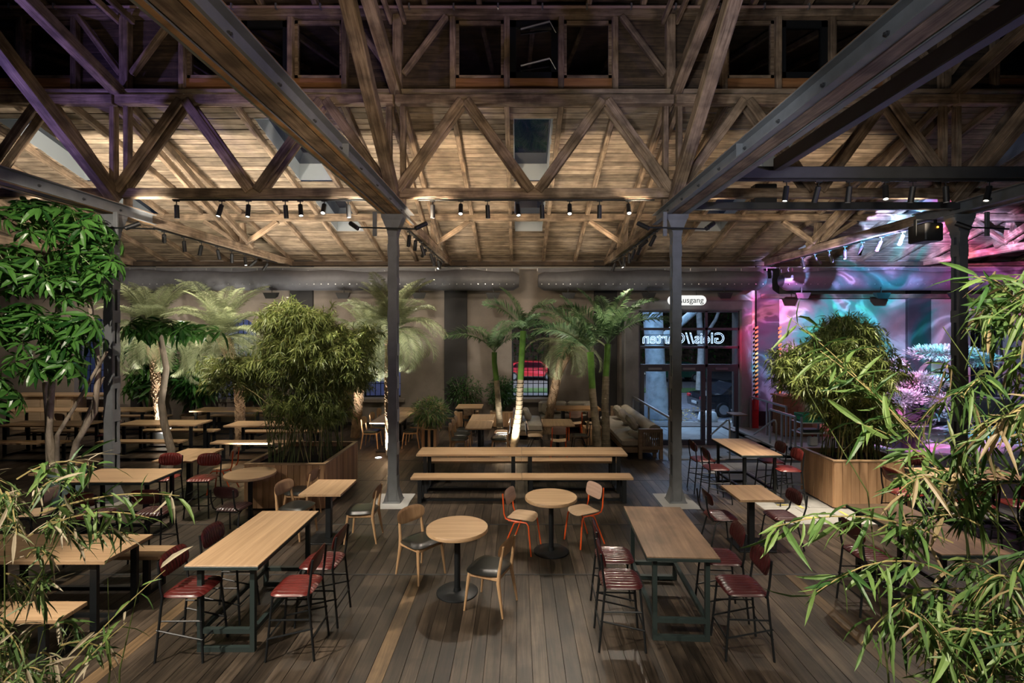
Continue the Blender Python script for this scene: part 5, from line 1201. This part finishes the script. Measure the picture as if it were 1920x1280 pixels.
# --- foreground bamboo
def fg_bamboo(label, canes, twigs, nobj, nstuff, lm, lmI, sz, droopy, dry=False):
    base = canes[0][0]; t = thing('foreground_bamboo', label, 'bamboo', (base[0], base[1], 0)); B = Vector((base[0], base[1], 0))
    for pts in canes:
        n = len(pts); obj('cane', MB().tube([Vector(p) - B for p in pts], [.007 * (1 - .75 * k / (n - 1)) for k in range(n)], 6), M_canedry if RP.random() < .2 else M_cane, t, True)
    tw = MB(); st = MB(); var = []
    for k in range(14):
        b = MB(); L = sz * RP.uniform(.7, 1.25); blade(b, Vector((0, 0, 0)), Vector((1, 0, 0)), L, L * RP.uniform(.10, .15), RP.uniform(.15, .6), .14)
        var.append(b.mesh('leaf', L_dry if dry and k % 3 == 0 else lm))
    cand = []
    for pts, m, dens in twigs:
        P = [Vector(p) - B for p in pts]; tw.tube(P, [.0045 * (1 - .6 * k / (len(P) - 1)) for k in range(len(P))], 4)
        tot = int(dens)
        for j in range(tot):
            f = (.15 + .85 * (j + RP.random()) / tot) * (len(P) - 1); i = min(len(P) - 2, int(f)); q = P[i].lerp(P[i + 1], f - i); tg = (P[i + 1] - P[i]).normalized()
            cand.append((m, q, tg * .55 + rvec(-droopy) * .75))
    RP.shuffle(cand); cand.sort(key=lambda c: -c[0]); k = 0
    for m, q, d in cand:
        q = q + rvec() * .02
        if k < nobj and m > 0:
            o = Vector((1, 0, 0)).rotation_difference(d.normalized())
            link('leaf', RP.choice(var), t, Matrix.Translation(q) @ o.to_matrix().to_4x4() @ Matrix.Rotation(RP.uniform(-.9, .9), 4, 'X') @ Matrix.Scale(RP.uniform(.75, 1.15), 4)); k += 1
        else:
            L = sz * RP.uniform(.5, 1.0); blade(st, q, d, L, L * RP.uniform(.09, .14), RP.uniform(.1, .5))
    obj('twigs', tw, M_canedry, t, kind='stuff'); obj('foliage', st, lmI, t, kind='stuff'); return t
# right clump: canes rise from the floor in front of the camera and arch to the left
can = []; twg = []
for k in range(16):
    x, y = RP.uniform(1.9, 3.1), RP.uniform(1.9, 2.9); h = RP.uniform(2.3, 3.35)
    can.append([(x, y, 0), (x + RP.gauss(0, .05), y, h * .4), (x + RP.gauss(-.08, .1), y + RP.gauss(0, .08), h * .75), (x + RP.gauss(-.25, .18), y + RP.gauss(0, .15), h)])
def spray(p, q, m, n, sag=.08): twg.append((arc(p, q, sag, 6), m, n))
# main branches seen against the hall (start inside the clump, ends measured in metres)
spray((1.95, 2.25, 2.15), (1.12, 2.2, 2.24), 3, 40, .08); spray((1.95, 2.25, 2.0), (1.28, 2.15, 1.98), 3, 32, .10); spray((2.0, 2.3, 1.9), (1.50, 2.2, 1.72), 3, 26, .10)
spray((2.05, 2.6, 2.55), (1.42, 2.65, 3.18), 3, 34, .03); spray((2.05, 2.5, 2.5), (1.56, 2.6, 3.0), 3, 28, .03); spray((2.1, 2.4, 2.35), (1.62, 2.4, 2.66), 3, 26, .05)
spray((2.4, 2.2, 3.0), (2.0, 2.2, 3.34), 2, 30, .06); spray((2.4, 2.1, 2.9), (1.98, 2.0, 3.0), 2, 30, .06); spray((2.2, 2.3, 2.4), (1.72, 2.3, 2.42), 2, 24, .05)
n_ = 0
while n_ < 165:
    x, y, z = RP.uniform(1.6, 2.75), RP.uniform(1.9, 2.45), RP.uniform(.9, 3.4)
    stray = RP.random() < .14
    lim = (1.66 if stray else 1.88) if z < 2.45 else (1.80 if stray else 2.06) if z < 2.85 else 2.02 if z < 3.2 else 2.18   # bush leans outwards as it rises
    if x < lim: continue
    n_ += 1; a = RP.uniform(0, 2 * PI); l = RP.uniform(.18, .38); spray((x, y, z), (x + l * math.cos(a) * .7, y + l * math.sin(a) * .6, z + RP.uniform(-.25, .08)), 1, 26, .05)
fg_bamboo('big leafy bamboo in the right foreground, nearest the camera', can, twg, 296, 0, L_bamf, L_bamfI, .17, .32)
can = []; twg = []
for k in range(14):
    x, y = RP.uniform(-2.9, -1.95), RP.uniform(1.9, 2.6); h = RP.uniform(1.7, 2.6)
    can.append([(x, y, 0), (x + RP.gauss(0, .05), y, h * .4), (x + RP.gauss(.05, .08), y, h * .75), (x + RP.gauss(.15, .12), y, h)])
spray((-2.1, 2.2, 2.3), (-1.52, 2.25, 2.36), 3, 22, .04); spray((-2.15, 2.2, 2.2), (-1.62, 2.2, 2.28), 3, 22, .06); spray((-2.2, 2.2, 2.45), (-1.85, 2.2, 2.5), 3, 30, .05)
spray((-2.0, 2.2, 1.6), (-1.55, 2.2, 2.05), 2, 9, .02); spray((-2.0, 2.1, 1.5), (-1.68, 2.15, 1.85), 2, 14, .02); spray((-2.0, 2.1, 1.45), (-1.5, 2.1, 1.55), 2, 16, .04)
n_ = 0
while n_ < 130:
    x, y, z = RP.uniform(-2.65, -1.8), RP.uniform(1.9, 2.4), RP.uniform(.9, 2.42)
    if x > (-1.86 if RP.random() < .15 else -2.04): continue
    n_ += 1; a = RP.uniform(0, 2 * PI); l = RP.uniform(.14, .28); spray((x, y, z), (x + l * math.cos(a) * .8, y + l * math.sin(a) * .6, z + RP.uniform(-.2, .1)), 1, 22, .04)
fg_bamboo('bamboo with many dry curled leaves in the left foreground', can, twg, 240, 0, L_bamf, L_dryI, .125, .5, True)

#OUTSIDE
# ------------------------------------------------------------------ street outside the glass
OZ = -.6
gd = obj('street_ground', MB().b2(-40, 60, WY + .45, 70, -.7, OZ), plain('asphalt', (.10, .105, .12), .7, var=.3, bump=.4), None, False); gd['kind'] = 'structure'
for j in range(9):
    for k in range(5): obj('paving_slab', MB().cbox(1.0 + j * .9, 1.89 + j * .9, 17.0 + k * .7, 17.69 + k * .7, OZ, OZ + .012 + .004 * ((j * 7 + k * 3) % 3), .004), M_stone, gd)
lm_ = MB()
for k in range(1600):
    x, y = RP.uniform(-6, 16), RP.uniform(20.3, 24.0); leaf4(lm_, Vector((x, y, OZ + .012)), Vector((RP.gauss(0, 1), RP.gauss(0, 1), .15)), RP.uniform(.08, .18), .09, 0)
lv_ = obj('fallen_leaves', lm_, leafmat('fallen_leaf', (.25, .17, .05), (.45, .36, .14)), None); lv_['kind'] = 'stuff'; tag(lv_, 'fallen autumn leaves strewn on the ground outside', 'leaves')
vg = obj('grass_verge', MB().b2(-30, 40, 30, 32.0, OZ, OZ + .06), plain('grass_green', (.05, .11, .03), .9, var=.5, bump=.8), None); vg['kind'] = 'structure'
pt = thing('plane_tree', 'pale thick-trunked street tree seen through the left exit pane', 'tree', (5.95, 21.5, OZ))
obj('trunk', MB().tube([(.05, 0, 0), (0, 0, .5), (-.05, 0, 1.6), (-.12, 0, 3.2), (-.2, 0, 4.6), (-.3, 0, 6.5)], [.62, .48, .42, .40, .42, .36], 18), plaster('pale_tree_bark', (.42, .42, .40), .45, 3), pt, True)
obj('branch', MB().tube([(-.1, 0, 3.1), (.7, -.1, 3.8), (1.6, -.2, 4.6), (2.6, -.2, 5.0)], [.20, .17, .15, .12], 12), MATS['pale_tree_bark'], pt, True)
bt2 = thing('street_tree', 'slim dark street tree farther back, right of the pale trunk', 'tree', (11.2, 31, OZ)); obj('trunk', MB().tube([(0, 0, 0), (.1, 0, 2.5), (-.1, 0, 6)], [.24, .2, .16], 12), MATS['pale_tree_bark'], bt2, True)
obj('branch', MB().tube([(.05, 0, 2.9), (1.0, 0, 4.4), (1.6, 0, 6)], [.12, .1, .08], 8), MATS['pale_tree_bark'], bt2, True)
hd = thing('hedge', 'dark hedge and bushes across the street', 'hedge', (6, 46, OZ)); hm = MB()
for k in range(9000):
    leaf4(hm, Vector((RP.uniform(-34, 40), RP.uniform(-1, 1), RP.uniform(0, 1) ** .8 * 7)), rvec(), RP.uniform(.25, .5), .22, .1)
obj('foliage', hm, L_schd, hd, kind='stuff'); obj('branches', MB().b2(-40, 44, 1.0, 1.2, 0, 7), M_dark, hd)
def car(x, y, rz, paint, label, z=-.6):
    t = thing('car', label, 'car', (x, y, z), rz)
    prof = [(-2.15, .35), (-2.2, .75), (-2.05, .92), (-1.35, .98), (-.75, 1.42), (.55, 1.47), (1.35, 1.30), (2.0, .98), (2.15, .8), (2.12, .35)]
    mb = MB(); n = len(prof)
    def sect(y_, k): return [(a, y_ * (1 if z_ < 1 else .84) * k, z_) for a, z_ in prof]
    mb.v = sect(-.88, .94) + sect(-.88, 1) + sect(.88, 1) + sect(.88, .94)
    mb.v = [(a, y_, z_) for a, y_, z_ in mb.v]; mb.f = [tuple(range(n)), tuple(range(4 * n - 1, 3 * n - 1, -1))]
    for r in range(3):
        for i in range(n): mb.f.append((r * n + i, r * n + (i + 1) % n, (r + 1) * n + (i + 1) % n, (r + 1) * n + i)[::-1])
    b = obj('body', mb, paint, t); b.modifiers.new('bevel', 'BEVEL').width = .05
    for s in (-1, 1):
        obj('side_window', MB().add([(-1.15, s * .845, 1.0), (1.45, s * .845, 1.0), (1.15, s * .765, 1.27), (.45, s * .752, 1.40), (-.68, s * .752, 1.37)], [(0, 1, 2, 3, 4)] if s < 0 else [(4, 3, 2, 1, 0)]), M_nglass, t)
        for wx in (-1.3, 1.3):
            wv = []; w0 = obj('wheel', MB().lathe([(.2, -.1), (.30, -.1), (.325, -.06), (.325, .06), (.30, .1), (.2, .1)], 22), M_rubber, t, True); w0.matrix_local = Matrix.Translation((wx, s * .82, .325)) @ Matrix.Rotation(PI / 2, 4, 'X')
            h = MB().lathe([(.04, -.02), (.05, .02)], 10)
            for k in range(9): a = 2 * PI * k / 9; h.bar((0, 0, 0), (.2 * math.cos(a), .2 * math.sin(a), 0), .035, .02)
            h.lathe([(.185, -.015), (.205, -.015), (.205, .015), (.185, .015)], 20); obj('hubcap', h, M_alu, t).matrix_local = Matrix.Translation((wx, s * .93, .325)) @ Matrix.Rotation(PI / 2, 4, 'X')
        obj('tail_light', MB().cbox(-2.21, -2.10, s * .68 - .14, s * .68 + .14, .72, .86, .02), M_redp, t)
    obj('number_plate', MB().cbox(-2.225, -2.2, -.26, .26, .5, .61, .004), M_white, t); return t
car(10.0, 22.4, 4, plain('black_car_paint', (.012, .012, .014), .15, coat=1), 'black parked car seen through the exit doors')
car(.95, 38.0, 180, plain('red_car_paint', (.42, .018, .03), .2, coat=1), 'red parked car seen through the barred centre window')
car(11.5, 37.0, 0, plain('dark_green_car_paint', (.01, .05, .03), .2, coat=1), 'dark car across the street, behind the black car')
sb = thing('sandbag', 'white sack lying on the pavement outside the doors', 'sack', (7.7, 20.4, OZ)); obj('body', MB().pad(.8, .55, .34, 0, 2.4, lambda x, y, z: (x, y, max(0, z + .10)), 12, 12), M_white, sb, True)
fc = obj('facade', MB().b2(-34, -1.5, 24, 24.4, -.6, 7), plaster('outside_plaster', (.34, .36, .42), .3, .5), None); fc['kind'] = 'structure'
area((-9, 19.5, 6.5), (-9, 24, 1.5), 170, 18, 1, (.38, .44, 1))
ls = thing('street_lamp', 'grey street sign post outside behind the exit glass', 'post', (8.0, 26, OZ)); obj('pole', MB().tube([(0, 0, 0), (0, 0, 5)], .07, 10), M_steel, ls, True); obj('sign_plate', MB().cbox(-.35, .35, -.1, -.07, 3.0, 3.5, .01), M_white, ls)
spot((4.6, 17.6, 5.6), (5.95, 21.5, 1.6), 800, 95, (.35, .62, 1), .6, .3)
area((6, 25, 8), (5, 23, 0), 900, 8, 5, (.62, .75, 1)); area((2, 33, 6), (1.0, 38, .2), 500, 4, 2, (1, .95, .9))
